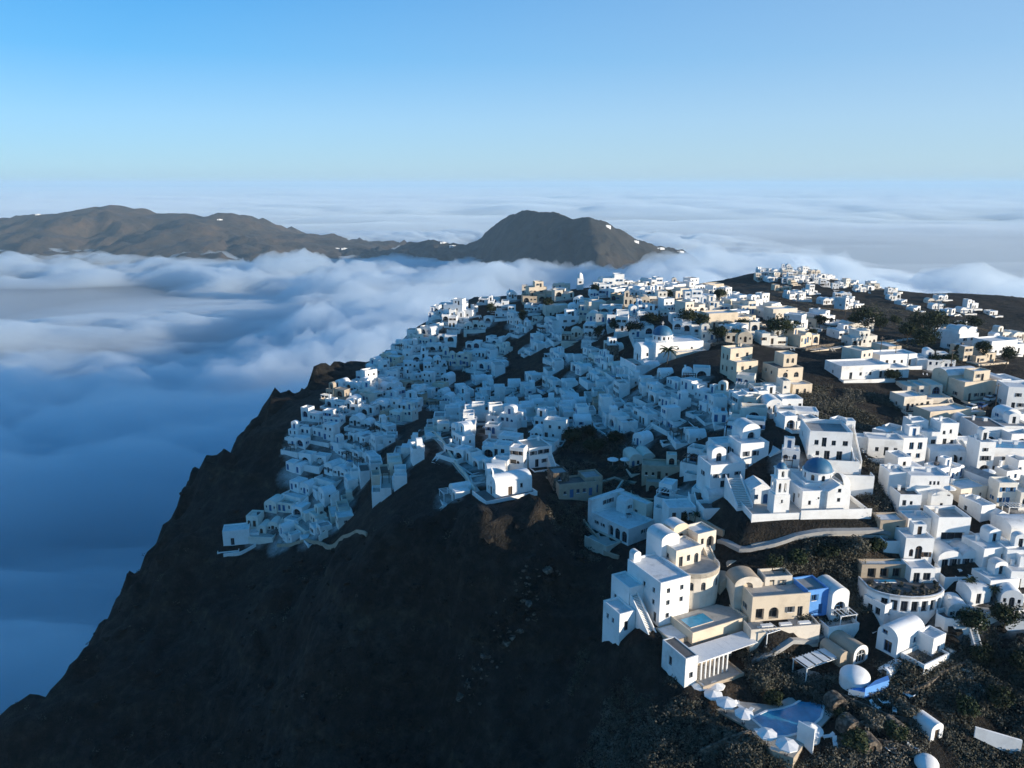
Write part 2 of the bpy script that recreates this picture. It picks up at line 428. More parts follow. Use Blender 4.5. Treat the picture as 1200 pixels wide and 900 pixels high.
cloud_mat('cloud_body', .022, .3, (.92,.972,1,1)); cloud_mat('cloud_far', .006, .0, (.86,.95,1,1)); cloud_mat('cloud_thin', .003, .1, (.88,.95,1,1)); cloud_mat('cloud_veil', .0022, .2, (.90,.96,1,1))
# caldera: a broken layer between the cliffs
cx = np.concatenate([np.arange(-6500, -2600, 60.0), np.arange(-2600, -1500, 20.0), np.arange(-1500, 500, 9.0), np.arange(500, 1200, 20.0), np.arange(1200, 1800, 50.0)])
cyv = np.concatenate([np.arange(-300, 2500, 10.0), np.arange(2500, 3600, 20.0), np.arange(3600, 6300, 50.0)])
X, Y = np.meshgrid(cx, cyv, indexing='ij')
wx = X + 160 * vnoise(X / 500, Y / 400, 81); wy = Y + 120 * vnoise(X / 430, Y / 380, 82)
big = fbm(wx / 1000 + 3, wy / 430, 4, 51, .5)
mid = puff(wx / 430, wy / 135 + 9, 61, 6)
fine = fbm(wx / 130, wy / 75, 5, 66, .6)
near = np.exp(-((X + 420) / 420) ** 2 - ((Y - 420) / 620) ** 2)
low = np.clip(1.15 - np.clip(Y - 1700, 0, None) / 3300, .42, 1)
bank = 48 * np.exp(-((Y - 2350 - .12 * X) / 380) ** 2) * np.clip((X + 1500) / 1200, 0, 1) * np.clip((1500 - X) / 900, 0, 1)
cover = np.clip((big + .30) * 2.2, 0, 1)
thick = np.clip(low * cover * (10 + 170 * mid + 60 * fine * np.clip(mid * 2.5, .3, 1) + 36 * big) * (1 - .6 * near) + (46 + 14 * fine) * near + bank * (.8 + .7 * mid), 1.5, 240)
edge = np.clip(np.minimum(np.minimum(X + 6500, 1750 - X) / 500, np.minimum(Y + 300, 6250 - Y) / 500), 0, 1)
closed_sheet('caldera_clouds', X, Y, -375 + thick * edge + .5, X * 0 - 375, MATS['cloud_body'])
# a thin veil lies over all the water near by
cx, cyv = np.linspace(-9000, 14000, 120), np.linspace(-400, 7500, 90)
X, Y = np.meshgrid(cx, cyv, indexing='ij')
closed_sheet('sea_mist', X, Y, -378 + 0 * X, X * 0 - 412, MATS['cloud_veil'])
# the eastern layer, smooth and low, and the far layer to the horizon
cx, cyv = np.linspace(900, 15000, 170), np.linspace(700, 7400, 130)
X, Y = np.meshgrid(cx, cyv, indexing='ij')
edge = np.clip(np.minimum(np.minimum(X - 900, 15000 - X) / 900, np.minimum(Y - 700, 7400 - Y) / 900), 0, 1)
thick = np.clip(8 + 24 * fbm(X / 1500, Y / 700, 4, 75) + np.clip((Y - 5200) / 30, 0, 60) * (1 + fbm(X / 900, Y / 500, 4, 76)), 1, 160)
closed_sheet('eastern_clouds', X, Y, -374 + thick * edge + .5, X * 0 - 374, MATS['cloud_thin'])
cx, cyv = np.linspace(-34000, 40000, 260), np.concatenate([np.linspace(6000, 22000, 150), np.linspace(22500, 64000, 60)])
X, Y = np.meshgrid(cx, cyv, indexing='ij')
edge = np.clip((Y - 6000) / 1500, 0, 1)
thick = np.clip(40 + 90 * fbm(X / 3200, Y / 2600, 5, 71) + 130 * puff(X / 1500, Y / 1100, 72, 5), 2, 330)
closed_sheet('horizon_clouds', X, Y, -385 + thick * edge + .5, X * 0 - 385, MATS['cloud_far'])
# the air itself
m = bpy.data.materials.new('haze'); m.use_nodes = True
n, l = m.node_tree.nodes, m.node_tree.links; n.clear()
v = n.new('ShaderNodeVolumePrincipled'); o = n.new('ShaderNodeOutputMaterial')
v.inputs['Color'].default_value = (.62,.85,1,1); v.inputs['Density'].default_value = 4.4e-5; v.inputs['Anisotropy'].default_value = .0
l.new(v.outputs[0], o.inputs['Volume']); m.cycles.homogeneous_volume = True
hb = bmesh.new(); bmesh.ops.create_cube(hb, size=1.0)
me = bpy.data.meshes.new('haze'); hb.to_mesh(me); hb.free(); me.materials.append(m)
o = bpy.data.objects.new('haze', me); COL.objects.link(o); o['kind'] = 'stuff'
o.scale = (90000, 80000, 500); o.location = (0, 34000, -166)
# ------------------------------------------------------------------ building kit
plaster('white_plaster', (.80,.785,.75), (.60,.575,.53))
plaster('bright_plaster', (.83,.82,.79), (.70,.68,.64))
plaster('ivory_plaster', (.76,.71,.62), (.60,.55,.47))
plaster('cream_plaster', (.66,.55,.41), (.50,.41,.30))
plaster('sand_plaster', (.70,.62,.51), (.55,.47,.37))
plaster('tan_plaster', (.42,.34,.25), (.30,.24,.17))
plaster('roof_white', (.72,.71,.68), (.50,.49,.46), .9, .6)
plaster('roof_grey', (.34,.33,.31), (.22,.21,.20), .9, .5)
plaster('paving_pale', (.44,.41,.36), (.30,.28,.24), .9, .8)
plaster('paving_dark', (.15,.135,.12), (.09,.08,.07), .9, .8)
plaster('blue_paint', (.028,.13,.34), (.022,.10,.27), .6, .8, .1)
plaster('blue_dome_paint', (.026,.125,.23), (.018,.09,.17), .55, 1.2, .15)
plaster('blue_wall', (.10,.30,.66), (.08,.24,.54), .7, .8)
simple('dark_glass', (.016,.022,.028), .12, .3)
simple('wood_brown', (.075,.045,.026), .6)
simple('frame_white', (.74,.74,.72), .5, .08)
simple('frame_blue', (.035,.14,.30), .5, .15)
simple('frame_grey', (.10,.11,.12), .5, .15)
simple('canvas_white', (.78,.77,.74), .8, .06)
simple('metal_dark', (.06,.06,.065), .45, .2)
simple('bronze', (.09,.06,.03), .4, .2, Metallic=.7)
m = simple('pool_water', (.05,.29,.45), .18, .25, .5)
n, l = m.node_tree.nodes, m.node_tree.links
t = noise_node(n, l, 2.5, 3, .6, 'Position'); bp = n.new('ShaderNodeBump'); bp.inputs['Strength'].default_value = .35; bp.inputs['Distance'].default_value = .12
l.new(t.outputs[0], bp.inputs['Height']); l.new(bp.outputs[0], n['Principled BSDF'].inputs['Normal'])
simple('reed_thatch', (.21,.165,.11), .9, .4, 3)
# dry stone: irregular cells with dark joints
m, n, l, b = nodes_of('dry_stone')
vo = n.new('ShaderNodeTexVoronoi'); vo.inputs['Scale'].default_value = 1.6
g = n.new('ShaderNodeNewGeometry'); l.new(g.outputs['Position'], vo.inputs['Vector'])
hs = noise_node(n, l, 1.2, 5, .7, 'Position')
cc = ramp(n, l, hs.outputs[0], [(.32,(.075,.058,.043)), (.5,(.17,.135,.10)), (.7,(.27,.22,.165))])
dk = ramp(n, l, vo.outputs['Distance'], [(.0,(1,1,1)), (.42,(.9,.9,.9)), (.62,(.35,.35,.35))])
mx = n.new('ShaderNodeMix'); mx.data_type = 'RGBA'; mx.blend_type = 'MULTIPLY'; mx.inputs[0].default_value = .9
l.new(cc, mx.inputs[6]); l.new(dk, mx.inputs[7]); l.new(mx.outputs[2], b.inputs['Base Color']); b.inputs['Roughness'].default_value = .95
bp = n.new('ShaderNodeBump'); bp.inputs['Strength'].default_value = .7; bp.inputs['Distance'].default_value = .2; bp.invert = True
l.new(vo.outputs['Distance'], bp.inputs['Height']); l.new(bp.outputs[0], b.inputs['Normal'])

class MB:
    """collects faces for ONE mesh object"""
    def __init__(s): s.v, s.f, s.m, s.sm = [], [], [], []
    def add(s, vs, fs, mat, smooth=False):
        k = len(s.v); s.v += [tuple(p) for p in vs]
        for f in fs:
            s.f.append([i + k for i in f]); s.m.append(mat); s.sm.append(smooth)
    def box(s, x0, x1, y0, y1, z0, z1, mat, top=None, bottom=True):
        vs = [(x0,y0,z0),(x1,y0,z0),(x1,y1,z0),(x0,y1,z0),(x0,y0,z1),(x1,y0,z1),(x1,y1,z1),(x0,y1,z1)]
        fs = [(0,1,5,4),(1,2,6,5),(2,3,7,6),(3,0,4,7)]
        s.add(vs, fs + ([(3,2,1,0)] if bottom else []), mat)
        s.add(vs[4:], [(0,1,2,3)], top or mat)
    def prism(s, poly, z0, z1, mat, top=None):
        n = len(poly)
        vs = [(x, y, z0) for x, y in poly] + [(x, y, z1) for x, y in poly]
        s.add(vs, [(i, (i+1) % n, n + (i+1) % n, n + i) for i in range(n)], mat)
        tri = geometry.tessellate_polygon([[Vector((x, y, 0)) for x, y in poly]])
        s.add(vs[n:], [t if _ccw(poly, t) else t[::-1] for t in tri], top or mat)
    def ring_wall(s, poly, z0, z1, t, mat, closed=True):
        """a low wall of thickness t along a polygon or a polyline"""
        n = len(poly); inn = _inset(poly, t, closed)
        rng = range(n if closed else n - 1)
        for i in rng:
            j = (i + 1) % n
            a, b_, c, d = poly[i], poly[j], inn[j], inn[i]
            vs = [(*a,z0),(*b_,z0),(*c,z0),(*d,z0),(*a,z1),(*b_,z1),(*c,z1),(*d,z1)]
            fs = [(0,1,5,4),(2,3,7,6),(4,5,6,7)]
            if not closed and i == 0: fs.append((3,0,4,7))
            if not closed and j == n - 1: fs.append((1,2,6,5))
            s.add(vs, fs, mat)
    def rings(s, prof, cx, cy, mat, seg=20, smooth=True, a0=0.0, a1=2*math.pi):
        """lathe: prof = [(r, z)...] from the bottom up"""
        full = abs(a1 - a0 - 2 * math.pi) < 1e-6
        k = seg if full else seg + 1
        vs = [(cx + r * math.cos(a0 + (a1-a0) * i / seg), cy + r * math.sin(a0 + (a1-a0) * i / seg), z) for r, z in prof for i in range(k)]
        fs = []
        for p in range(len(prof) - 1):
            for i in range(seg):
                j = (i + 1) % k
                fs.append((p*k+i, p*k+j, (p+1)*k+j, (p+1)*k+i))
        s.add(vs, fs, mat, smooth)
    def dome(s, cx, cy, z, r, hh, mat, seg=24, n=7):
        s.rings([(r * math.cos(t * math.pi / 2 / n), z + hh * math.sin(t * math.pi / 2 / n)) for t in range(n)] + [(.02, z + hh)], cx, cy, mat, seg)
    def tube(s, a, b_, r, mat, seg=6, r2=None):
        a, b_ = Vector(a), Vector(b_); d = (b_ - a).normalized()
        u = d.orthogonal().normalized(); w = d.cross(u); r2 = r if r2 is None else r2
        vs = [tuple(p + (u * math.cos(2*math.pi*i/seg) + w * math.sin(2*math.pi*i/seg)) * q) for p, q in ((a, r), (b_, r2)) for i in range(seg)]
        s.add(vs, [(i, (i+1) % seg, seg + (i+1) % seg, seg + i) for i in range(seg)] + [tuple(range(seg))[::-1], tuple(range(seg, 2*seg))], mat, False)
    def vault(s, x0, x1, y0, y1, z, mat, rise=None, seg=12, along='y', thick=.0):
        """barrel roof, springing at z"""
        vs = []
        w = (x1 - x0) if along == 'y' else (y1 - y0)
        rise = rise or w / 2
        for e in (0, 1):
            for i in range(seg + 1):
                a = math.pi * i / seg
                c, h = (1 - math.cos(a)) / 2, math.sin(a) * rise
                vs.append((x0 + (x1-x0) * c, y1 if e else y0, z + h) if along == 'y' else (x1 if e else x0, y0 + (y1-y0) * c, z + h))
        k = seg + 1
        fs = [((i, k+i, k+i+1, i+1) if along == 'y' else (i, i+1, k+i+1, k+i)) for i in range(seg)]
        s.add(vs, [f[::-1] for f in fs], mat, True)
    def build(s, name, parent=None, data=None):
        if not s.v: return None
        me = bpy.data.meshes.new(name)
        me.from_pydata(s.v, [], s.f)
        names = list(dict.fromkeys(s.m))
        for q in names: me.materials.append(MATS[q])
        me.polygons.foreach_set('material_index', [names.index(q) for q in s.m])
        me.polygons.foreach_set('use_smooth', s.sm)
        me.update()
        return link(name, me, parent)
def link(name, me, parent=None):
    o = bpy.data.objects.new(name, me); COL.objects.link(o)
    if parent: o.parent = parent
    return o
def _ccw(poly, t):
    (a, b_), (c, d), (e, f) = poly[t[0]], poly[t[1]], poly[t[2]]
    return (c - a) * (f - b_) - (e - a) * (d - b_) > 0
def _inset(poly, t, closed):
    n, out = len(poly), []
    for i in range(n):
        p, q, r_ = Vector(poly[i - 1]), Vector(poly[i]), Vector(poly[(i + 1) % n])
        if not closed and i == 0: d = (r_ - q).normalized(); nn = Vector((-d.y, d.x)); k = 1
        elif not closed and i == n - 1: d = (q - p).normalized(); nn = Vector((-d.y, d.x)); k = 1
        else:
            d1, d2 = (q - p).normalized(), (r_ - q).normalized()
            n1, n2 = Vector((-d1.y, d1.x)), Vector((-d2.y, d2.x))
            nn = n1 + n2
            nn = nn.normalized() if nn.length > 1e-4 else n1
            k = 1 / max(.35, nn.dot(n1))
        out.append(tuple(q + nn * t * k))
    return out

def thing(name, label, cat, loc, yaw=0.0, group=None):
    o = bpy.data.objects.new(name, None); COL.objects.link(o)
    o.empty_display_size = .5
    o.location = loc; o.rotation_euler = (0, 0, yaw)
    o['label'] = label; o['category'] = cat
    if group: o['group'] = group
    return o
def tag(o, label, cat, group=None):
    o['label'] = label; o['category'] = cat
    if group: o['group'] = group
    return o

# doors and windows: one mesh for each size, shared by all that use it
PANELS = {}
def arch_pts(w, h, seg=8):
    r = w / 2
    return [(-r, 0), (r, 0)] + [(r * math.cos(math.pi * i / seg), h - r + r * math.sin(math.pi * i / seg)) for i in range(seg + 1)]
def outline_of(w, h, style):
    return [(-w/2, 0), (w/2, 0), (w/2, h), (-w/2, h)] if style == 'rect' else arch_pts(w, h)
def panel_mesh(kind, w, h, style, fr, shut=False):
    key = (kind, round(w, 2), round(h, 2), style, fr, shut)
    if key in PANELS: return PANELS[key]
    mb = MB(); pts = outline_of(w, h, style); n_ = len(pts); t = .09 if w < 2 else .12
    cxm, czm = 0, h / 2
    inn = [((x - cxm) * (1 - 2 * t / w) + cxm, (z - czm) * (1 - 2 * t / h) + czm) for x, z in pts]
    leaf = 'dark_glass' if kind == 'window' or fr in ('frame_grey', 'frame_white') else fr
    if kind == 'door' and w > 1.3: leaf = 'dark_glass'
    vs = [(x, 0, z) for x, z in pts] + [(x, 0, z) for x, z in inn] + [(x, .04, z) for x, z in inn]
    mb.add(vs, [(i, (i+1) % n_, n_ + (i+1) % n_, n_ + i) for i in range(n_)] + [(n_+i, n_+(i+1) % n_, 2*n_+(i+1) % n_, 2*n_+i) for i in range(n_)], fr)
    mb.add([(x, .04, z) for x, z in inn], [tuple(range(n_))], leaf)
    if kind == 'window' and style == 'rect' and w < 1.6:
        mb.box(-w/2 - .1, w/2 + .1, -.29, -.012, -.09, 0, 'bright_plaster')
        if shut:
            for q in (-1, 1):
                a_, b_ = sorted((q * (w/2 + .03), q * (w/2 + .03 + w * .5)))
                mb.box(a_, b_, -.25, -.195, .0, h, fr if fr != 'frame_white' else 'frame_grey')
    if w > .75:
        bars = [0] if w < 2.2 else [-w/6, w/6]
        top = h - t if style == 'rect' else h - t - (0 if w < 2.2 else w * .12)
        for bx in bars: mb.box(bx - .035, bx + .035, -.012, .045, t, top - .02, fr)
        if style == 'arch' : mb.box(-w/2 + t, w/2 - t, -.008, .045, h - w/2 - .04, h - w/2 + .04, fr)
    me = bpy.data.meshes.new(kind); me.from_pydata(mb.v, [], mb.f)
    names = list(dict.fromkeys(mb.m))
    for q in names: me.materials.append(MATS[q])
    me.polygons.foreach_set('material_index', [names.index(q) for q in mb.m]); me.update()
    PANELS[key] = me
    return me

PRNG = random.Random(99)
class House:
    """a house: local x runs along its front, -y looks out of the front, z = 0 is the floor"""
    def __init__(s, name, label, cat, loc, yaw=0.0, group=None, mat='white_plaster', frame='frame_blue', base=4.0):
        s.root = thing(name, label, cat, loc, yaw, group)
        s.mat, s.frame, s.base, s.mb = mat, frame, base, {}
        s.extra = []; s.shut = PRNG.random() < .4 and cat not in ('church', 'chapel', 'bell tower')
    def part(s, name): return s.mb.setdefault(name, MB())
    def panel(s, kind, M, w, h, style, fr=None):
        o = link(kind, panel_mesh(kind, w, h, style, fr or s.frame, s.shut and w < 1.1), s.root)
        o.matrix_basis = M
        return o
    def facade(s, mb, org, ux, outline, ops, mat):
        org, ux = Vector(org), Vector(ux); uz = Vector((0, 0, 1)); nin = uz.cross(ux)   # inward
        loops, rev = [outline], []
        for (u, v, w, h, style, kind, *rest) in ops:
            pts = [(u + x, v + z) for x, z in outline_of(w, h, style)]
            loops.append(pts[::-1]); rev.append((pts, (u, v, w, h, style, kind, rest)))
        flat = [p for lp in loops for p in lp]
        P3 = lambda p, d=0.0: tuple(org + ux * p[0] + uz * p[1] + nin * d)
        if len(loops) == 1: mb.add([P3(p) for p in flat], [tuple(range(len(flat)))], mat)
        else:
            tri = geometry.tessellate_polygon([[Vector((p[0], p[1], 0)) for p in lp] for lp in loops])
            mb.add([P3(p) for p in flat], [t if _ccw(flat, t) else t[::-1] for t in tri], mat)
        for pts, (u, v, w, h, style, kind, rest) in rev:
            d = rest[0] if rest else (.22 if w < 1.6 else .7)
            k = len(pts)
            mb.add([P3(p) for p in pts] + [P3(p, d) for p in pts], [((i+1) % k, i, k + i, k + (i+1) % k) for i in range(k)], mat)
            M = Matrix(((ux.x, nin.x, 0, 0), (ux.y, nin.y, 0, 0), (0, 0, 1, 0), (0, 0, 0, 1)))
            M.translation = org + ux * u + uz * v + nin * (d - .03)
            s.panel(kind, M, w, h, style, rest[1] if len(rest) > 1 else None)
    def vol(s, x, y, z, w, d, h, roof='flat', ops=None, mat=None, par=.4, rmat='roof_white', base=None, part='wall', rise=None):
        """one block; ops = {'f': [(u, v, w, h, style, kind)], 'l':..., 'r':..., 'b':...}; u runs along the side as seen from outside"""
        mat = mat or s.mat; ops = ops or {}; mb = s.part(part); b0 = -(s.base if base is None else base)
        sides = {'f': ((x, y, z), (1, 0, 0), w), 'r': ((x + w, y, z), (0, 1, 0), d), 'b': ((x + w, y + d, z), (-1, 0, 0), w), 'l': ((x, y + d, z), (0, -1, 0), d)}
        for k, (org, ux, L) in sides.items():
            p = par if roof == 'flat' else 0
            out = [(0, b0), (L, b0), (L, h + p), (0, h + p)]
            if (roof == 'vault' and k in 'fb') or (roof == 'vaultx' and k in 'lr'):
                rr = rise or L / 2
                out = [(0, b0), (L, b0)] + [(L/2 + L/2 * math.cos(math.pi * i / 12), h + rr * math.sin(math.pi * i / 12)) for i in range(13)]
            elif (roof == 'gable' and k in 'fb') or (roof == 'gablex' and k in 'lr'):
                out = [(0, b0), (L, b0), (L, h), (L/2, h + (rise or L * .28)), (0, h)]
            s.facade(mb, org, ux, out, ops.get(k, []), mat)
        rf = MB(); s.extra.append(('roof', rf))
        if roof == 'flat':
            t = .24; x1, y1 = x + w, y + d
            o_ = [(x,y),(x1,y),(x1,y1),(x,y1)]; i_ = [(x+t,y+t),(x1-t,y+t),(x1-t,y1-t),(x+t,y1-t)]
            vs = [(*p, z+h+par) for p in o_] + [(*p, z+h+par) for p in i_] + [(*p, z+h) for p in i_]
            fs = [(i, (i+1) % 4, 4 + (i+1) % 4, 4+i) for i in range(4)] + [(4+i, 4+(i+1) % 4, 8+(i+1) % 4, 8+i) for i in range(4)]
            rf.add(vs, fs, mat); rf.add(vs[8:], [(0,1,2,3)], rmat)
        elif roof == 'vault': rf.vault(x, x + w, y, y + d, z + h, rmat, rise)
        elif roof == 'vaultx': rf.vault(x, x + w, y, y + d, z + h, rmat, rise, along='x')
        elif roof == 'gable':
            a = z + h; e = a + (rise or w * .28)
            rf.add([(x,y,a),(x,y+d,a),(x+w/2,y,e),(x+w/2,y+d,e),(x+w,y,a),(x+w,y+d,a)], [(0,2,3,1),(2,4,5,3)], rmat)
        elif roof == 'gablex':
            a = z + h; e = a + (rise or d * .28)
            rf.add([(x,y,a),(x+w,y,a),(x,y+d/2,e),(x+w,y+d/2,e),(x,y+d,a),(x+w,y+d,a)], [(0,1,3,2),(2,3,5,4)], rmat)
    def terrace(s, x, y, z, w, d, par=.75, mat=None, floor='paving_pale', base=None, open_side=None, part='terrace'):
        mat = mat or s.mat; mb = s.part(part); b0 = s.base if base is None else base
        mb.box(x, x + w, y, y + d, z - b0, z, mat, floor, False)
        t = .2
        pl = [(x, y + d), (x, y), (x + w, y), (x + w, y + d)]
        if open_side == 'l': pl = pl[1:]
        if open_side == 'r': pl = pl[:3]
        if par > 0: mb.ring_wall(pl, z - .02, z + par, t, mat, False)
    def stairs(s, x, y, z0, z1, w, run, axis='y', mat=None, par=.5, side=True):
        """steps that rise from (x, y, z0) along +axis to z1"""
        mat = mat or s.mat; mb = s.part('staircase'); n = max(3, int(abs(z1 - z0) / .19)); st = run / n; b0 = s.base
        for i in range(n):
            zt = z0 + (z1 - z0) * (i + 1) / n
            a, c = i * st, (i + 1) * st
            if axis == 'y': mb.box(x, x + w, y + a, y + c, z0 - b0, zt, mat, 'paving_pale', False)
            else: mb.box(x + min(a, c), x + max(a, c), y, y + w, z0 - b0, zt, mat, 'paving_pale', False)
        if side:
            for q in (-.18, w):
                if axis == 'y':
                    vs = [(x+q, y, z0-b0), (x+q, y+run, z0-b0), (x+q, y+run, z1+par), (x+q, y, z0+par)]; dx = (.18, 0, 0)
                else:
                    vs = [(x, y+q, z0-b0), (x+run, y+q, z0-b0), (x+run, y+q, z1+par), (x, y+q, z0+par)]; dx = (0, .18, 0)
                v2 = [tuple(a + b_ for a, b_ in zip(p, dx)) for p in vs]
                mb.add(vs + v2, [(0,1,2,3),(7,6,5,4),(0,4,5,1),(1,5,6,2),(2,6,7,3),(3,7,4,0)], mat)
    def chimney(s, x, y, z, h=1.0, mat=None):
        mb = s.part('chimney'); mat = mat or s.mat
        mb.box(x - .25, x + .25, y - .25, y + .25, z - .3, z + h, mat); mb.box(x - .32, x + .32, y - .32, y + .32, z + h + .12, z + h + .24, mat)
        for a in (-.2, .2):
            for b_ in (-.2, .2): mb.box(x + a - .05, x + a + .05, y + b_ - .05, y + b_ + .05, z + h, z + h + .12, mat)
    def pergola(s, x, y, z, w, d, h=2.3, mat='frame_white', slats=True, part='pergola'):
        mb = s.part(part)
        for a in (x, x + w - .14):
            for b_ in (y, y + d - .14): mb.box(a, a + .14, b_, b_ + .14, z, z + h, mat)
        mb.box(x - .1, x + w + .1, y, y + .14, z + h, z + h + .16, mat); mb.box(x - .1, x + w + .1, y + d - .14, y + d, z + h, z + h + .16, mat)
        n = max(3, int(w / .7))
        for i in range(n + 1):
            a = x + (w - .1) * i / n
            mb.box(a, a + .1, y - .2, y + d + .2, z + h + .16, z + h + .28, mat)
    def done(s):
        for k, mb in list(s.mb.items()) + s.extra: mb.build(k, s.root)
        return s.root

def D(u, w=.95, h=2.1, style='rect', *r): return (u, 0.02, w, h, style, 'door', *r)
def Wn(u, v=1.0, w=.8, h=1.0, style='rect', *r): return (u, v, w, h, style, 'window', *r)
def A(u, w=2.4, h=2.4, v=.02, *r): return (u, v, w, h, 'arch', 'window', *r)
OCC = []            # footprints already built on: x, y, radius
def occupy(p, r): OCC.append((p[0], p[1], r))
LANDMARKS = []      # (phrase, world position)
# ------------------------------------------------------------------ the buildings one can tell apart
def G(px, py):
    for k in range(30):
        g = ground(px, py + k * 2)
        if g is not None: return g
def house(px, py, yaw, name, label, cat='house', r=6, group=None, pos=None, **kw):
    p = pos or G(px, py)
    H = House(name, label, cat, p, R(yaw), group, **kw)
    c, s_ = math.cos(R(yaw)), math.sin(R(yaw))
    H.at = lambda x, y, z=0: Vector((p.x + x * c - y * s_, p.y + x * s_ + y * c, p.z + z))
    if r: occupy(H.at(3, 3), r)
    return H

# long white chapel on its rock
H = house(581, 584, 28, 'chapel', 'long white barrel vaulted chapel with small bell gable on the dark rock', 'chapel', 0, pos=PADS['chapel'], mat='bright_plaster', frame='wood_brown', base=1.0)
H.vol(0, 0, 0, 9.6, 4.9, 3.1, 'vaultx', {'f': [D(3.8, 1.1, 2.2), Wn(6.8, 1.4, .7, 1.1)], 'l': [D(2.45, 1.0, 2.1), Wn(1.0, 1.0, .5, .9), Wn(3.9, 1.0, .5, .9), Wn(2.45, 2.7, .4, .8)]}, rise=1.75, rmat='bright_plaster')
bm_ = H.part('bell_gable')
H.facade(bm_, (.05, 3.2, 4.6), (0, -1, 0), [(0, 0), (1.5, 0), (1.5, 1.2), (1.2, 1.6), (.75, 1.9), (.3, 1.6), (0, 1.2)], [(.75, .35, .6, .95, 'arch', 'window', .2)], 'bright_plaster')
H.facade(bm_, (.4, 1.7, 4.6), (0, 1, 0), [(0, 0), (1.5, 0), (1.5, 1.2), (1.2, 1.6), (.75, 1.9), (.3, 1.6), (0, 1.2)], [], 'bright_plaster')
pr = [(3.2, 4.6), (1.7, 4.6), (1.7, 5.8), (2.0, 6.2), (2.45, 6.5), (2.9, 6.2), (3.2, 5.8)]
bm_.add([(.05, y, z) for y, z in pr] + [(.4, y, z) for y, z in pr], [(i, 7 + i, 7 + (i+1) % 7, (i+1) % 7) for i in range(7)], 'bright_plaster')
bm_.box(.19, .26, 2.41, 2.49, 6.5, 7.3, 'bright_plaster'); bm_.box(.19, .26, 2.22, 2.68, 6.9, 6.98, 'bright_plaster')
H.terrace(-3.4, -1.9, 0, 13.4, 7.6, .55, 'bright_plaster', 'paving_dark', 1.9)
H.done(); occupy(H.at(3, 2), 9); LANDMARKS.append(('the long white chapel', H.at(4, 2)))

H = house(620, 549, 24, 'villa', 'white two-storey house with flat grey roof and glazed top floor behind the chapel', mat='bright_plaster', frame='frame_grey', base=5)
H.vol(0, 0, 0, 6.4, 7.2, 5.0, 'flat', {'f': [Wn(1.2, 3.4, .9, 1.0), Wn(3.4, 3.4, 1.0, 1.1), Wn(5.0, 3.4, 1.3, 1.1), D(2.2, 1, 2.1), Wn(4.4, 1.0, .9, 1.0)], 'l': [Wn(1.3, 3.1, 1.8, 1.4), Wn(3.6, 3.1, 1.8, 1.4), Wn(5.9, 3.1, 1.8, 1.4), Wn(2.0, .9, 1.5, 1.0), D(5.2, 1.0, 2.1)]}, rmat='paving_pale', par=.25)
H.vol(-4.4, 1.5, -1.2, 4.3, 6, 3.0, 'flat', {'f': [D(1.0), Wn(2.8, 1, 1.0, 1.0)], 'l': [Wn(2, 1, .8, 1), Wn(4, 1, .8, 1)]})
H.terrace(0, -3.2, -.6, 7.5, 3.2, .9); H.stairs(5.2, -3.0, -.6, 2.6, 1.1, 3.2, 'y'); H.chimney(5.2, 5.5, 5.0)
H.done(); LANDMARKS.append(('the grey-roofed chapel-side house', H.at(3, 3)))

# church with the blue dome, its plaza and bell tower
H = house(968, 599, 4, 'domed_church', 'white cross-shaped church with blue dome on a walled plaza beside the bell tower', 'church', 0, pos=PADS['church'], mat='bright_plaster', frame='frame_grey', base=1.5)
H.vol(0, 0, 0, 4.8, 5, 4.2, 'gable', {'f': [Wn(2.4, 4.0, .7, .8), Wn(2.4, 2.0, .7, .8)], 'r': [Wn(1.5, 2.4, .6, .9)]}, rise=1.4, part='nave', rmat='roof_white')
H.vol(-4.9, .7, 0, 4.9, 6.2, 4.0, 'flat', {'f': [Wn(1.6, 1.2, .6, .9), Wn(3.4, 2.4, .4, .4)], 'l': [D(2.2, 1.1, 2.2), Wn(4.4, 2.2, .6, .8)]}, par=.2, part='north_arm')
H.vol(-3.2, 3.6, 0, 8.0, 7.2, 4.5, 'flat', {'b': [Wn(4, 2.4, .7, .9)]}, par=.2, part='nave')
ap = H.part('apse')
for yy, rr, hh in ((5.4, 2.3, 4.0), (8.6, 1.7, 3.2)):
    ap.rings([(rr, -1.5), (rr, hh)], 4.75, yy, 'bright_plaster', 12, True, -math.pi/2, math.pi/2)
    ap.rings([(rr * math.cos(t * math.pi / 10), hh + rr * .85 * math.sin(t * math.pi / 10)) for t in range(6)], 4.75, yy, 'roof_white', 12, True, -math.pi/2, math.pi/2)
dr = H.part('drum'); cxd, cyd = .7, 6.6
oc = [(cxd + 2.95 * math.cos(math.pi * (2*i + 1) / 8), cyd + 2.95 * math.sin(math.pi * (2*i + 1) / 8)) for i in range(8)]
for i in range(8):
    (a, b_), (c, d) = oc[i - 1], oc[i]
    L = math.hypot(c - a, d - b_)
    H.facade(dr, (a, b_, 4.3), ((c - a) / L, (d - b_) / L, 0), [(0, 0), (L, 0), (L, 2.2), (0, 2.2)], [(L/2, .55, .75, 1.3, 'arch', 'window', .2)], 'bright_plaster')
dr.rings([(3.15, 6.42), (3.15, 6.62), (2.5, 6.63)], cxd, cyd, 'bright_plaster', 24, False)
dm = H.part('dome'); dm.dome(cxd, cyd, 6.6, 2.85, 2.5, 'blue_dome_paint', 28, 8)
dm.box(cxd - .05, cxd + .05, cyd - .05, cyd + .05, 9.05, 10.0, 'bright_plaster'); dm.box(cxd - .32, cxd + .32, cyd - .04, cyd + .04, 9.5, 9.6, 'bright_plaster')
H.terrace(-16.5, -2.6, 0, 24.5, 14.5, .95, 'bright_plaster', 'paving_pale', 4.5, part='plaza')
H.part('plaza').box(-6.5, 8.1, -2.75, -2.6, -4.5, 1.5, 'bright_plaster')
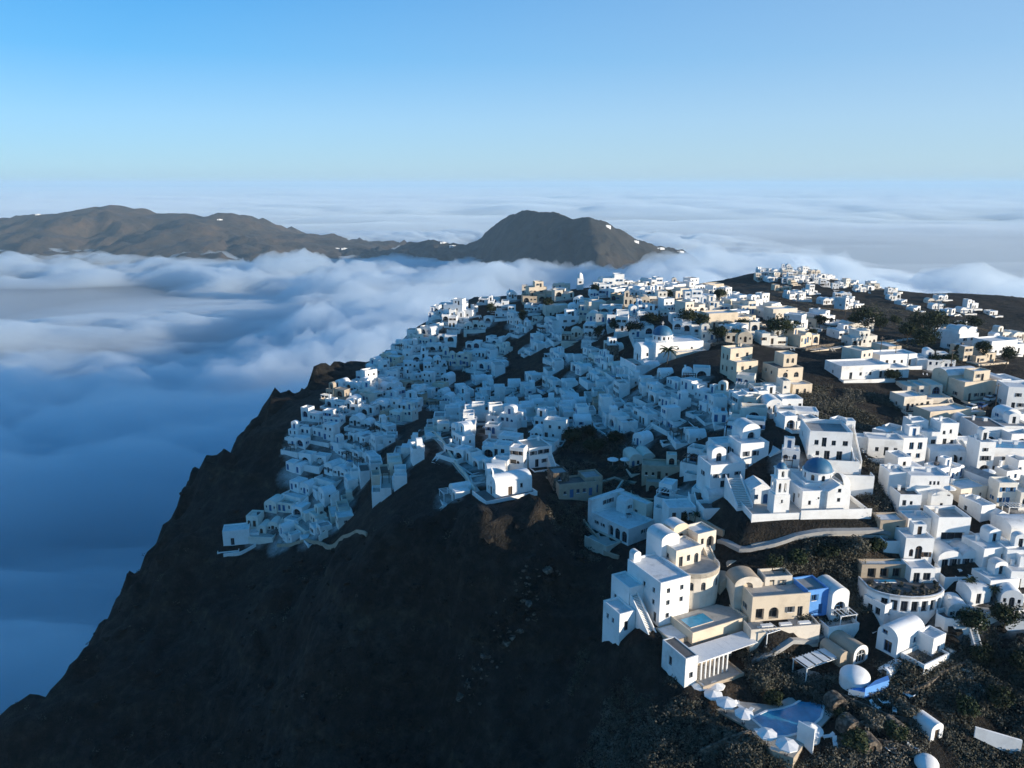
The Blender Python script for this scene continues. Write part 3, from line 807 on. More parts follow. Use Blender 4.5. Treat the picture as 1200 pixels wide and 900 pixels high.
H.done(); occupy(H.at(-5, 4), 10); occupy(H.at(3, 4), 8); LANDMARKS.append(('the plaza church', H.at(1, 5)))
CH = H
B = House('bell_tower', 'slim white three-tier bell tower with small blue cupola at the edge of the plaza', 'bell tower', H.at(-10.0, -1.3, .02), R(4), mat='bright_plaster', frame='frame_grey', base=.2)
B.vol(-1.6, 0, 0, 3.2, 3.2, 4.3, 'flat', {'f': [Wn(1.6, 2.6, .4, .7)], 'r': [D(1.6, .9, 2.0)]}, par=.02)
for z0, w_, hh, hole in ((4.34, 2.7, 3.0, (.55, 2.0)), (7.44, 2.0, 1.9, (.6, 1.3))):
    t = B.part('belfry'); h2 = w_ / 2; c0 = (0, 1.6)
    for ux, og in (((1,0,0), (-h2, 1.6-h2, z0)), ((0,1,0), (h2, 1.6-h2, z0)), ((-1,0,0), (h2, 1.6+h2, z0)), ((0,-1,0), (-h2, 1.6+h2, z0))):
        us = (w_*.3, w_*.7) if w_ > 2.3 else (w_/2,)
        pts_l = [[(u + x, .4 + z) for x, z in arch_pts(*hole)] for u in us]
        outl = [(0,0),(w_,0),(w_,hh),(0,hh)]
        loops = [outl] + [p[::-1] for p in pts_l]; flat = [p for lp in loops for p in lp]
        tri = geometry.tessellate_polygon([[Vector((p[0], p[1], 0)) for p in lp] for lp in loops])
        o_, u_ = Vector(og), Vector(ux); nn = Vector((0,0,1)).cross(u_)
        t.add([tuple(o_ + u_ * p[0] + Vector((0,0,p[1]))) for p in flat], [q if _ccw(flat, q) else q[::-1] for q in tri], 'bright_plaster')
        for pts in pts_l:
            k = len(pts)
            t.add([tuple(o_ + u_*p[0] + Vector((0,0,p[1]))) for p in pts] + [tuple(o_ + u_*p[0] + Vector((0,0,p[1])) + nn*.3) for p in pts], [((i+1)%k, i, k+i, k+(i+1)%k) for i in range(k)], 'bright_plaster')
    t.box(-h2-.16, h2+.16, 1.6-h2-.16, 1.6+h2+.16, z0+hh, z0+hh+.22, 'bright_plaster')
    bl = MB(); bl.rings([(.42, z0+.75), (.36, z0+.95), (.24, z0+1.25), (.1, z0+1.4), (.02, z0+1.42)], 0, 1.6, 'bronze', 12); bl.tube((0,1.6,z0+1.4), (0,1.6,z0+hh), .04, 'metal_dark'); bl.build('bell', B.root)
cu = B.part('cupola'); cu.dome(0, 1.6, 9.55, 1.0, 1.1, 'blue_dome_paint', 18, 6); cu.box(-.04,.04,1.56,1.64,10.6,11.3,'bright_plaster'); cu.box(-.25,.25,1.57,1.63,10.95,11.03,'bright_plaster')
B.done(); LANDMARKS.append(('the slim bell tower', H.at(-10, 0)))
# broad stairs and the walls left of the tower
H = house(0, 0, 4, 'stairway', 'broad white stairway between walls rising behind the slim bell tower', 'stairway', 0, pos=CH.at(-17.5, 1.5, .03), mat='bright_plaster', base=1)
H.stairs(0, 1.0, 0, 3.6, 3.0, 8.0, 'y', par=.8); H.vol(3.4, 3.2, 0, 4.4, 5, 3.2, 'gable', {'f': [D(3.2, 1.0, 2.1, 'arch'), Wn(1.2)]}, rise=1.2)
H.done(); occupy(H.at(2, 5), 5)

# great church on the hill
H = house(768, 425, 14, 'great_church', 'big white church hall with blue dome on drum above the shaded terraces', 'church', 0, pos=PADS['great_church'], mat='bright_plaster', frame='frame_grey', base=3)
H.vol(0, 0, 0, 17.2, 9.5, 6.4, 'flat', {'f': [Wn(3, 3.4, .8, 1.4, 'arch'), Wn(8, 3.4, .8, 1.4, 'arch'), Wn(13, 3.4, .8, 1.4, 'arch')], 'l': [D(4.7, 1.6, 2.8, 'arch'), Wn(2, 3, .8, 1.4, 'arch'), Wn(7.5, 3, .8, 1.4, 'arch')]}, part='nave', rmat='bright_plaster', par=.3)
H.vol(5.5, -4.0, 0, 11.5, 4.0, 3.7, 'flat', {'f': [D(2), Wn(4.2), Wn(6.8), D(9.4)]}, mat='sand_plaster', part='annex')
H.vol(-4.5, 1.6, 0, 4.5, 6.4, 4.2, 'vaultx', {'f': [Wn(2.2, 2, .7, 1.1)], 'l': [D(3.2, 1.3, 2.4, 'arch'), Wn(1.2, 1.4, .6, 1), Wn(5.2, 1.4, .6, 1)]}, rise=2.0, part='narthex', rmat='bright_plaster')
dr = H.part('drum'); cxd, cyd = 4.4, 5.0
dr.rings([(3.7, 6.4), (3.7, 6.9)], cxd, cyd, 'bright_plaster', 8, False)
for i in range(12):
    a0, a1 = 2*math.pi*i/12, 2*math.pi*(i+1)/12
    a, b_, c, d = cxd + 3.4*math.cos(a0), cyd + 3.4*math.sin(a0), cxd + 3.4*math.cos(a1), cyd + 3.4*math.sin(a1)
    L = math.hypot(c-a, d-b_)
    H.facade(dr, (a, b_, 6.6), ((c-a)/L, (d-b_)/L, 0), [(0,0),(L,0),(L,1.9),(0,1.9)], [(L/2, .5, .7, 1.1, 'arch', 'window', .18)], 'bright_plaster')
dr.rings([(3.6, 8.4), (3.6, 8.6), (3.0, 8.62)], cxd, cyd, 'bright_plaster', 24, False)
dm = H.part('dome'); dm.dome(cxd, cyd, 8.55, 3.35, 3.0, 'blue_dome_paint', 30, 8)
dm.box(cxd-.06, cxd+.06, cyd-.06, cyd+.06, 11.5, 13.0, 'bright_plaster'); dm.box(cxd-.45, cxd+.45, cyd-.05, cyd+.05, 12.3, 12.42, 'bright_plaster')
H.terrace(-9, -5.2, -.2, 14, 14, .8, None, 'paving_pale', 4); H.done(); occupy(H.at(3, 4), 9); occupy(H.at(12, 3), 8); LANDMARKS.append(('the great domed church', H.at(4, 4)))
GC = H
H = house(730, 434, 0, 'arcade', 'white arcaded gallery with a row of dark arches below the great domed church', 'arcade', 4, mat='white_plaster', base=3)
H.vol(0, 0, 0, 9.5, 3.5, 2.9, 'flat', {'f': [A(1.2, 1.4, 2.2), A(3.1, 1.4, 2.2), A(5.0, 1.4, 2.2), A(6.9, 1.4, 2.2), A(8.6, 1.2, 2.2)]}); H.done()
# dark stone bell tower of the upper village
B = house(711, 426, 5, 'stone_tower', 'square dark stone tower with white arched belfry among the upper houses', 'bell tower', 3, mat='dry_stone', frame='frame_grey', base=3)
B.vol(0, 0, 0, 4.2, 4.2, 6.4, 'flat', {'f': [Wn(2.1, 3.0, .7, 1.2)]}, par=.1)
B.vol(.7, .7, 6.5, 2.8, 2.8, 2.3, 'flat', {'f': [Wn(.85, .6, .7, 1.3, 'arch'), Wn(1.95, .6, .7, 1.3, 'arch')], 'l': [Wn(.85, .6, .7, 1.3, 'arch'), Wn(1.95, .6, .7, 1.3, 'arch')], 'r': [Wn(1.4, .6, .8, 1.3, 'arch')]}, mat='bright_plaster', par=.2, base=0, part='belfry')
B.done(); LANDMARKS.append(('the dark stone tower', B.at(2, 2)))

# two cream apartment houses
H = house(862, 449, 20, 'apartment_house', 'cream three-tier apartment house with stepped flat roofs beside the great church', 'house', 7, mat='cream_plaster', frame='frame_grey', base=5)
H.vol(0, 0, 0, 7.2, 4.2, 5.6, 'flat', {'f': [Wn(2, 3.6, .9, 1.2), Wn(4.6, 3.6, .9, 1.2), D(2, 1, 2.1), D(5, 1.4, 2.1)], 'l': [Wn(2, 3.4, .8, 1)]}, par=.5)
H.vol(.6, 4.2, 0, 7.6, 4.6, 8.6, 'flat', {'f': [Wn(5.8, 6.6, .9, 1.1), Wn(2.4, 6.6, .9, 1.1)], 'l': [Wn(1.2, 5.6, .8, 1.6, 'arch'), Wn(3.2, 5.6, .8, 1.6, 'arch'), Wn(1.2, 2.2, .8, 1.6, 'arch'), Wn(3.2, 2.2, .8, 1.6, 'arch')]}, par=.6, part='upper_storey')
H.terrace(-.5, -3.4, -.4, 9, 3.4, .8); H.chimney(6.5, 7.8, 8.6); H.done(); LANDMARKS.append(('the cream apartment house', H.at(4, 4)))
H = house(910, 456, 12, 'apartment_house', 'cream house with paired arched windows and a boxy top floor at the scrub plot', 'house', 7, mat='cream_plaster', frame='frame_grey', base=4)
H.vol(0, 0, 0, 7.8, 8.5, 5.6, 'flat', {'f': [Wn(2.4, 3.2, 1.5, 1.5, 'arch', 'window')[:6], Wn(5.8, 3.2, 1.5, 1.5, 'arch', 'window')[:6], Wn(2.4, .8, 1.0, 1.3), Wn(5.6, .8, 1.0, 1.3), Wn(2.8, 5.0, .5, .4)], 'l': [Wn(2, 3.6), Wn(5, 3.6)]}, rmat='paving_dark')
H.vol(3.4, 3.2, 5.6, 4.2, 5, 3.2, 'flat', {'f': [Wn(1.3, 1, .8, 1.4, 'arch'), Wn(2.9, 1, .8, 1.4, 'arch')]}, base=.1, part='upper_storey')
H.vol(2.4, -4.2, -1.2, 6, 4.2, 3.0, 'flat', {'f': [D(1.5), Wn(3.8, .9, .8, 1.2, 'arch')]}); H.done(); LANDMARKS.append(('the arched-window cream house', H.at(4, 3)))

# stone houses between the chapel and the arcade house
H = house(655, 585, 16, 'stone_house', 'dark weathered stone house with flat roofs just right of the chapel', 'house', 6, mat='tan_plaster', frame='frame_blue', base=5)
H.vol(0, 0, 0, 9.5, 5, 3.2, 'flat', {'f': [Wn(1.5, 1, .7, .8), D(3.2, 1, 2.1), Wn(4.8), Wn(6.4), D(8, .9, 2)], 'l': [Wn(2.5)]}, rmat='paving_dark')
H.vol(-.6, 2.5, 0, 4, 4.5, 5.2, 'flat', {'f': [Wn(1.6, 3.7, .7, .8)]}, mat='dry_stone', part='upper_storey', rmat='roof_grey')
H.vol(7, 1.2, 0, 4.5, 5, 3.8, 'flat', {'f': [Wn(1.2, 1.4, .7, 1.2), D(2.9)]}, mat='tan_plaster', rmat='roof_grey'); H.done(); LANDMARKS.append(('the dark stone chapel-side house', H.at(4, 3)))
H = house(738, 549, 10, 'stone_house', 'tan twin-vaulted house with blue trimmed doors above the arcade house', 'house', 5, mat='sand_plaster', frame='frame_blue', base=4)
H.vol(0, 0, 0, 3.4, 6, 2.5, 'vault', {'f': [D(.9, .8, 2.0, 'arch'), Wn(2.2, .9, .7, 1.1)]}, rmat='sand_plaster', rise=1.2)
H.vol(3.4, .3, 0, 3.4, 6, 2.5, 'vault', {'f': [D(1.0, .8, 2.0, 'arch'), Wn(2.4, .9, .7, 1.1)]}, rmat='sand_plaster', rise=1.2)
H.terrace(-1, -4, -.5, 9, 4, .5); H.done()
H = house(752, 578, -8, 'stone_house', 'tan two-terrace stone house with square lookout behind the arcade house', 'house', 7, mat='tan_plaster', frame='wood_brown', base=5)
H.vol(0, 3, 2.6, 9, 5, 3.0, 'flat', {'f': [Wn(1, .9, .6, .8), Wn(2.6, .9, .6, .8), D(4, .8, 2), Wn(5.8, .9, .6, .8)]}, rmat='tan_plaster')
H.vol(5.8, 5.2, 5.6, 2.4, 2.4, 2.2, 'flat', {'f': [A(1.2, 1.3, 1.7)], 'l': [A(1.2, 1.3, 1.7)]}, base=.2, part='lookout', mat='sand_plaster')
H.vol(1, 0, 0, 8.2, 4, 2.6, 'flat', {'f': [A(1.4, 1.6, 2.1), Wn(3.6), Wn(5), D(6.8)]}, rmat='paving_pale')
H.terrace(-2.6, -4.5, -.4, 11.5, 4.5, 1.0); H.done(); LANDMARKS.append(('the tan lookout house', H.at(4, 4)))

# arcade house on its own terrace
H = house(736, 638, 38, 'arcade_house', 'white flat terrace house with tall arches to the left and high back walls', 'house', 0, pos=PADS['arcade_house'], mat='white_plaster', frame='frame_grey', base=3.5)
H.vol(0, 0, 0, 8.2, 11.5, 3.3, 'flat', {'l': [A(10.3, 1.5, 2.6), A(8.2, 1.5, 2.6), A(6.1, 1.6, 2.6), Wn(3.6, 1.4, .6, .7), Wn(1.6, 1.4, .6, .7)], 'f': [Wn(4.6, 1.4, .6, .8), Wn(6.2, 1.4, .6, .8)]}, par=.3, rmat='roof_white')
H.vol(8.2, 2.5, 2.0, 2.2, 9.5, 4.2, 'flat', {'l': [D(2, .9, 2.1), Wn(4.2, 1.6), D(6.4, .9, 2.1)]}, mat='sand_plaster', par=.2, base=4)
H.vol(-.2, 11.5, 0, 10.6, 1.2, 6.6, 'flat', {'f': [D(2, .9, 2.1), Wn(4.4, 4.6, .8, 1.0), Wn(6.2, 4.6, .8, 1.0)]}, par=.1)
H.vol(5.6, 6.4, 3.3, 2.6, 3, 2.6, 'vault', {'f': [Wn(1.3, 1.2, .6, .8)]}, base=.1, rise=1)
H.terrace(-4.6, 2, -.4, 4.6, 7, .5, 'sand_plaster'); H.vol(-2.2, -3.2, -2.4, 4.2, 3.2, 1.6, 'flat', {}, par=.15)
H.done(); occupy(H.at(4, 6), 9); LANDMARKS.append(('the white arcade house', H.at(4, 5)))
table_spots = [(H.at(3.0, 4.6, 3.32), 'canvas_white'), (H.at(5.2, 5.0, 3.32), 'metal_dark')]

# the hotel with the round cream front
P = PADS['hotel']
H = house(772, 733, 26, 'hotel', 'hotel with white three-storey block, round cream front and stacked cream terraces', 'hotel', 0, pos=P, mat='bright_plaster', frame='frame_grey', base=6)
H.vol(0, 0, 0, 6.7, 10.6, 8.2, 'flat', {'f': [Wn(1.8, 6.2, .8, .9), Wn(4.8, 6.2, .8, .9), Wn(1.8, 3.8, .8, .9), Wn(4.8, 3.8, .8, .9), Wn(1.8, 1.2, .8, .9)], 'l': [Wn(8.6, 5.8, .7, .9), Wn(8.6, 3.4, .7, .9), D(9.2, .9, 2.0), Wn(5.6, 5.6, .7, .9)]}, par=.35, rmat='roof_white')
H.vol(-3.2, 5.2, -.6, 3.2, 6, 6.0, 'flat', {'f': [Wn(1.6, 2.4, .6, .8)], 'l': [Wn(1.5, 2, .7, .9), Wn(3.4, 2, .7, .9)]})
H.vol(-6.6, 3.0, -1.4, 3.4, 5.6, 3.4, 'flat', {'f': [D(1.5, .9, 2)], 'l': [Wn(1.6, 1, .7, .9), Wn(3.4, 1, .7, .9)]})
H.stairs(-2.9, -1.2, -1.2, 4.0, 1.4, 6.2, 'y', par=.8)
H.vol(.6, 9.4, 8.2, 1.6, 1.6, 1.5, 'vault', {}, base=.2, rise=.6, part='stair_hood')
bw = H.part('bow_front'); cxb, cyb, rb = 11.2, 4.4, 5.0
pts = [(cxb + rb * math.cos(R(a)), cyb + rb * .86 * math.sin(R(a))) for a in range(180, 366, 14)]
for i, (p, q) in enumerate(zip(pts, pts[1:])):
    L = math.hypot(q[0]-p[0], q[1]-p[1])
    H.facade(bw, (p[0], p[1], 0), ((q[0]-p[0])/L, (q[1]-p[1])/L, 0), [(0,-4),(L,-4),(L,8.0),(0,8.0)], [(L/2, 4.5, .95, 1.7, 'arch', 'window')] if i in (1, 3, 5, 8, 10) else [], 'sand_plaster')
bw.prism([(x, y) for x, y in pts] + [(cxb + rb, 9), (cxb - rb, 9)], 7.0, 7.2, 'sand_plaster', 'paving_pale')
bw.ring_wall(pts, 7.1, 8.0, .25, 'sand_plaster', False)
H.vol(7.6, 5.6, 7.2, 6.0, 5.0, 3.2, 'flat', {'f': [D(1.2, .9, 2.1), Wn(3.0, .9, .8, 1.2), D(4.9, 1, 2.1, 'arch')], 'l': [Wn(2.4, 1, .8, 1)]}, base=3, part='upper_storey', mat='sand_plaster')
H.vol(6.4, 8.6, 8.2, 4.2, 5.0, 3.6, 'vault', {'f': [A(2, 1.6, 2.0)]}, base=6, part='upper_storey', mat='bright_plaster', rise=1.2)
H.vol(14.6, 8.0, 6.0, 4.6, 4.6, 5.4, 'flat', {'f': [Wn(1.2, 3.4, .7, 1.2), A(3.2, 1.8, 2.4, 2.4)], 'l': [Wn(1.4, 3.6, .7, 1.0, 'arch')]}, base=7, part='upper_storey', mat='sand_plaster')
H.vol(11.2, 11.2, 9.0, 3.6, 3.4, 3.2, 'vault', {'f': [A(1.8, 1.5, 2.0)]}, base=6, mat='cream_plaster', rise=.9, part='lookout')
H.stairs(16.4, 3.0, 3.4, 8.2, 1.3, 5.0, 'y', mat='sand_plaster')
H.vol(14.6, .6, 1.0, 5.0, 4.4, 3.4, 'vault', {'f': [A(2.5, 2.4, 2.8)]}, mat='tan_plaster', rmat='tan_plaster', rise=1.3, base=5)
H.vol(18.0, 3.2, 2.0, 5.2, 5.0, 3.6, 'vault', {'f': [D(1.6, .9, 2.1), Wn(3.4)]}, mat='sand_plaster', rmat='tan_plaster', rise=1.4, base=6)
H.terrace(2.6, -6.4, 1.0, 12.6, 6.38, .3, 'cream_plaster', 'paving_pale', 5, part='pool_terrace')
H.part('pool_terrace').box(3.6, 8.8, -4.6, -1.6, 1.004, 1.12, 'sand_plaster', 'pool_water', False)
H.vol(-.9, -5.2, -3.2, 4.2, 5.1, 2.9, 'flat', {'f': [A(1.3, 1.4, 2.1), D(3.1, 1.0, 2.1)], 'l': [Wn(2.5, .9, 1.4, 1.2)]}, mat='tan_plaster', par=.15, base=4)
H.done(); occupy(H.at(4, 5), 11); occupy(H.at(12, 6), 9); occupy(H.at(20, 0), 8); LANDMARKS.append(('the round-fronted hotel', H.at(10, 4)))
HOT = H
H = house(880, 727, 8, 'hotel_wing', 'low cream hotel wing with small terraces between the round front and the blue house', 'house', 6, pos=PADS['wing'], mat='cream_plaster', frame='frame_grey', base=4)
H.vol(0, 0, 0, 11.2, 5.2, 4.0, 'flat', {'f': [D(1.6, 1.6, 2.2), A(4.3, 1.9, 2.3), Wn(7.4, 1.1, .9, 1.1), D(9.4, 1.0, 2.1)], 'l': [Wn(2.4)], 'r': [Wn(2.6)]}, rmat='paving_pale', par=.7)
H.vol(-1.5, 4.4, 1.6, 5.4, 4.4, 3.2, 'vault', {'f': [A(2.6, 2.0, 2.2, 1.4)]}, mat='sand_plaster', rmat='tan_plaster', rise=1.6, part='upper_room')
H.vol(4.6, 4.8, 3.0, 5.4, 3.4, 2.3, 'flat', {'f': [D(1.4), Wn(3.4)]}, mat='sand_plaster', rmat='paving_pale', part='upper_room', par=.5)
H.stairs(10.0, 4.6, 1.2, 5.0, 1.2, 4.2, 'y', mat='sand_plaster')
H.terrace(-1.4, -3.2, -.4, 13.2, 3.18, .5, 'sand_plaster', 'paving_pale', 4)
for i in range(3):
    pl_ = MB(); H.extra.append(('planter', pl_)); pl_.box(1 + i * 3.6, 3.2 + i * 3.6, -2.4, -1.6, -.4, .15, 'bright_plaster')
H.done()
H = house(944, 722, 14, 'blue_house', 'bright blue painted house with white trim at the end of the cream hotel wing', 'house', 5, pos=PADS['blue_house'], mat='blue_wall', frame='frame_blue', base=4)
H.vol(0, 0, 0, 4.4, 5.2, 4.8, 'flat', {'f': [Wn(1.4, 3.0, .9, 1.2), D(3.0, .9, 2.1)], 'l': [Wn(2.2, 2.8)]}, rmat='roof_grey')
H.vol(4.4, -1.2, 0, 3.6, 5.4, 4.2, 'vault', {'f': [A(1.8, 2.4, 2.8, .0)]}, mat='bright_plaster', rise=1.3)
H.terrace(2.0, -4.2, -1, 6.4, 3.0, .8, 'bright_plaster'); H.pergola(4.6, -3.8, -1, 3.4, 2.4); H.done(); LANDMARKS.append(('the bright blue house', H.at(3, 2)))
H = house(818, 800, 26, 'restaurant', 'low white restaurant wing with long canopy over pale columns below the hotel', 'restaurant', 6, pos=PADS['restaurant'], mat='white_plaster', frame='frame_grey', base=4)
H.vol(-2.6, .4, 0, 2.6, 6.5, 5.0, 'flat', {'l': [Wn(2.4, 1.6, .9, 1.6)], 'f': [Wn(1.3, 1.2)]}, rmat='paving_dark', par=.1)
H.vol(0, 4.2, 0, 11, 4.0, 3.2, 'flat', {'f': [D(1.6, 1.4, 2.2), D(4.4, 1.4, 2.2), D(7.2, 1.4, 2.2)]}, rmat='paving_dark', par=.1, mat='tan_plaster')
cn = H.part('canopy')
for i in range(8): cn.box(-.2 + i * 1.72, -.2 + (i + 1) * 1.72 - .02, .2 + .05 * i, 4.6, 3.62, 3.74, 'canvas_white')
cl_ = H.part('colonnade')
for i in range(7): cl_.box(.9 + i * .95, 1.15 + i * .95, .5, .75, -.1, 3.6, 'frame_white')
cl_.box(.5, 7.4, .42, .82, 3.36, 3.6, 'frame_white')
H.terrace(-.2, -1.6, -.15, 9, 5.8, .4, 'tan_plaster', 'paving_pale', 3); H.done(); occupy(H.at(6, 3), 7); LANDMARKS.append(('the white-canopied restaurant', H.at(4, 3)))
H = house(944, 800, 26, 'pergola', 'long white slatted pergola standing below the curved path', 'pergola', 3, pos=PADS['long_pergola'], base=1)
H.pergola(0, 0, 0, 7.6, 3.2, 2.6); H.part('pergola').box(-.1, 7.7, -.1, 3.3, -1.2, 0, 'tan_plaster', 'paving_pale')
for i in range(4): H.part('canopy').box(.4 + i * 1.85, 1.8 + i * 1.85, .1, 3.1, 2.9, 2.94, 'canvas_white')
H.done(); LANDMARKS.append(('the long white pergola', H.at(4, 1)))
H = house(898, 757, 26, 'pergola', 'small white arched frame pergola on the hotel terrace beside the path', 'pergola', 2, base=.6)
H.pergola(0, 0, 0, 3.0, 2.4, 2.3); H.part('pergola').box(-.2, 3.2, -.2, 2.6, -1.5, 0, 'sand_plaster', 'paving_pale'); H.done()
# ------------------------------------------------------------------ right-hand slope, house by house
H = house(946, 538, -8, 'villa', 'large white two-storey villa with sunken blue-grey roof and long outer stair', 'house', 0, mat='bright_plaster', frame='frame_grey', base=4)
H.vol(0, 0, 0, 9.0, 9.5, 5.6, 'flat', {'f': [Wn(1.6, 3.4, .9, 1.1), D(3.2, 1, 2.1)[:1] + (3.0,) + D(3.2, 1, 2.1)[2:], Wn(5.2, 3.4, .9, 1.1), Wn(7.6, 3.4, 1.1, 1.1), Wn(2, 1), D(4, 1.2), D(6.6, 1.2)], 'l': [Wn(3, 3.4)]}, par=.9, rmat='roof_grey')
H.terrace(.6, -3.4, .2, 9.4, 3.4, .9); H.stairs(9.4, -2.0, 0, 5.6, 1.3, 8.5, 'y', par=.9); H.vol(9.2, 6.6, 0, 2.0, 2.6, 7.0, 'flat', {}, par=.2)
H.terrace(-2, -6.0, -1.8, 14.5, 2.6, .7); H.done(); occupy(H.at(4, 4), 9); occupy(H.at(5, -3), 6); LANDMARKS.append(('the outer-stair villa', H.at(5, 3)))
H = house(866, 555, 12, 'villa', 'stepped white villa with two arched roof loggias between the domed church and the tan house', 'house', 0, mat='bright_plaster', frame='frame_grey', base=6)
H.vol(0, 0, 0, 6.8, 6, 6.4, 'flat', {'f': [Wn(1.4, 4, .8, 1.1), Wn(3.6, 4, .8, 1.1), Wn(1.4, 1.2), Wn(4, 1.2)], 'l': [Wn(2, 3.6), Wn(4, 1.4)]}, par=.6)
H.vol(2.6, 4.4, 3.4, 4.4, 5, 5.0, 'vault', {'f': [A(2.2, 1.8, 2.6, 2.0), ]}, rise=1.6)
H.vol(6.8, -.8, 0, 4.8, 5.5, 3.8, 'gable', {'f': [A(2.4, 2.6, 2.6, .6)], 'l': [Wn(3)]}, rise=1.4)
H.vol(11.2, 1.2, 0, 4.2, 4.5, 3.2, 'flat', {'f': [Wn(2.2, 1.1, .8, .9)], 'r': [Wn(2)]}); H.chimney(13, 4, 3.2)
H.vol(-8.2, -2.6, -2.4, 8.2, 6.6, 5.0, 'flat', {'f': [Wn(1.4, 2.9, .7, .9), Wn(3.6, 2.7, .8, 1.0), Wn(6.4, 3.2, .7, .8), D(3.0, 1.0, 2.1), D(4.8, 1.0, 2.1), Wn(7, .9)], 'l': [Wn(3, 2.4)]}, par=.9)
H.vol(-6.0, 1.6, 2.6, 3.4, 2.6, 2.4, 'vault', {'f': [A(1.7, 1.3, 2)]}, base=.4, rise=1); H.vol(-1.6, -2.2, 2.6, 1.5, 5.0, 1.2, 'gable', {}, base=.2, rise=.6)
H.vol(-3.2, 5.0, 2.6, 4.8, 4.6, 2.6, 'flat', {'f': [Wn(1.4), D(3.2)]}, rmat='roof_white'); H.done(); occupy(H.at(3, 3), 8); occupy(H.at(-4, 1), 7); occupy(H.at(11, 2), 5); LANDMARKS.append(('the loggia villa', H.at(4, 3)))
H = house(824, 612, 6, 'villa', 'white split-level villa with a sunlit roof terrace left of the plaza stairway', 'house', 0, mat='bright_plaster', frame='frame_grey', base=5)
H.vol(0, 0, -1.2, 6.4, 5, 3.4, 'flat', {'f': [Wn(2.8, 1.0, .6, 1.3, 'arch'), Wn(3.9, 1.0, .6, 1.3, 'arch'), Wn(5, 1, .6, 1.0)], 'l': [Wn(2.6, 1.2)]}, par=.8, rmat='paving_dark')
H.vol(2.6, 4.6, .4, 4.6, 4.4, 3.4, 'vaultx', {'f': [D(1.4, 1.2, 2.1), Wn(3.2, 1, 1.0, 1.0)]}, rise=1.2)
H.vol(-6.6, 3.0, -1.0, 6.0, 5, 2.9, 'flat', {'f': [D(1.2, .9, 2.1), D(3.2, .9, 2.1), Wn(4.8)]}, par=.35)
H.stairs(-.6, 3.6, -.6, 3.2, 1.1, 4.5, 'y'); H.vol(5.4, 7.5, .4, 5.2, 4.8, 3.6, 'flat', {'f': [D(1.4), Wn(3.2, 1, .9, 1)], 'l': [Wn(2)]}); H.vol(8.6, 10.0, .6, 3.0, 4.0, 4.2, 'gable', {'f': [Wn(1.5, 2.2)]}, rise=1)
H.done(); occupy(H.at(3, 4), 7); occupy(H.at(-4, 5), 5); occupy(H.at(8, 9), 5); LANDMARKS.append(('the split-level villa', H.at(3, 3)))

def R_house(px, py, yaw, label, vols, mat='bright_plaster', frame='frame_grey', base=5, r=5, mark=None, terr=(), stairs=(), name='house', cat='house'):
    H = house(px, py, yaw, name, label, cat, 0, mat=mat, frame=frame, base=base)
    cx_, cy_ = 0, 0
    for v in vols:
        v = dict(v); a = v.pop('a'); H.vol(*a, **v)
    for t in terr: H.terrace(*t)
    q = random.Random(px * 7 + py)
    for v in vols:                                   # yards, chimneys and tanks
        x_, y_, z_, w_, d_, h_ = v['a'][:6]; rf_ = v['a'][6] if len(v['a']) > 6 else 'flat'
        if not terr and y_ < 1.5 and w_ > 3: H.terrace(x_ - q.uniform(0, .8), y_ - q.uniform(2.2, 3.4), z_ - q.uniform(.15, .9), w_ + q.uniform(0, .8), q.uniform(2.1, 2.2), q.choice([.5, .8, .9]), None, q.choice(['paving_pale', 'roof_white', 'paving_dark']))
        if rf_ == 'flat' and w_ > 3 and h_ > 2.6:
            if q.random() < .6: H.chimney(x_ + w_ * q.uniform(.15, .4), y_ + d_ * .7, z_ + h_, .9)
            if q.random() < .5: H.part('water_tank').box(x_ + w_ * .6, x_ + w_ * .6 + .9, y_ + d_ * .6, y_ + d_ * .6 + .7, z_ + h_ - .05, z_ + h_ + .8, 'frame_white')
            if q.random() < .45: H.vol(x_ + w_ * .45, y_ + d_ * .5, z_ + h_ + .02, min(2.6, w_ * .45), d_ * .4, 2.0, q.choice(['flat', 'vault']), {'f': [D(min(2.6, w_ * .45) / 2, .85, 1.8)]}, base=.8, par=.2, rise=.7, part='upper_room')
    for t in stairs: H.stairs(*t)
    H.done()
    xs = [(v['a'][0], v['a'][0] + v['a'][3]) for v in vols]; ys = [(v['a'][1], v['a'][1] + v['a'][4]) for v in vols]
    cx_, cy_ = (min(a for a, b in xs) + max(b for a, b in xs)) / 2, (min(a for a, b in ys) + max(b for a, b in ys)) / 2
    occupy(H.at(cx_, cy_), r * .82)
    if mark: LANDMARKS.append((mark, H.at(cx_, cy_)))
    return H
V = lambda *a, **k: dict(a=a, **k)
R_house(1016, 533, -10, 'pale blue-shaded house with long flat parapet at the foot of the scrub plot', [V(0,0,0,7.6,5,3.6,'flat',{'f':[Wn(2),D(4),Wn(6)]}), V(-2.4,1.5,.4,2.6,3,3.0,'flat',{})], 'white_plaster', r=6)
R_house(1056, 541, 2, 'white two-storey cube house with two tall blue windows beside the narrow lane', [V(0,0,0,5.6,5.4,5.4,'flat',{'f':[Wn(2,3.0,1.1,1.7),Wn(4,3.0,1.1,1.7),D(1.6,1.1,2.1),Wn(3.8,.9,1,1.1)]})], frame='frame_blue', r=4, mark='the white cube house by the lane')
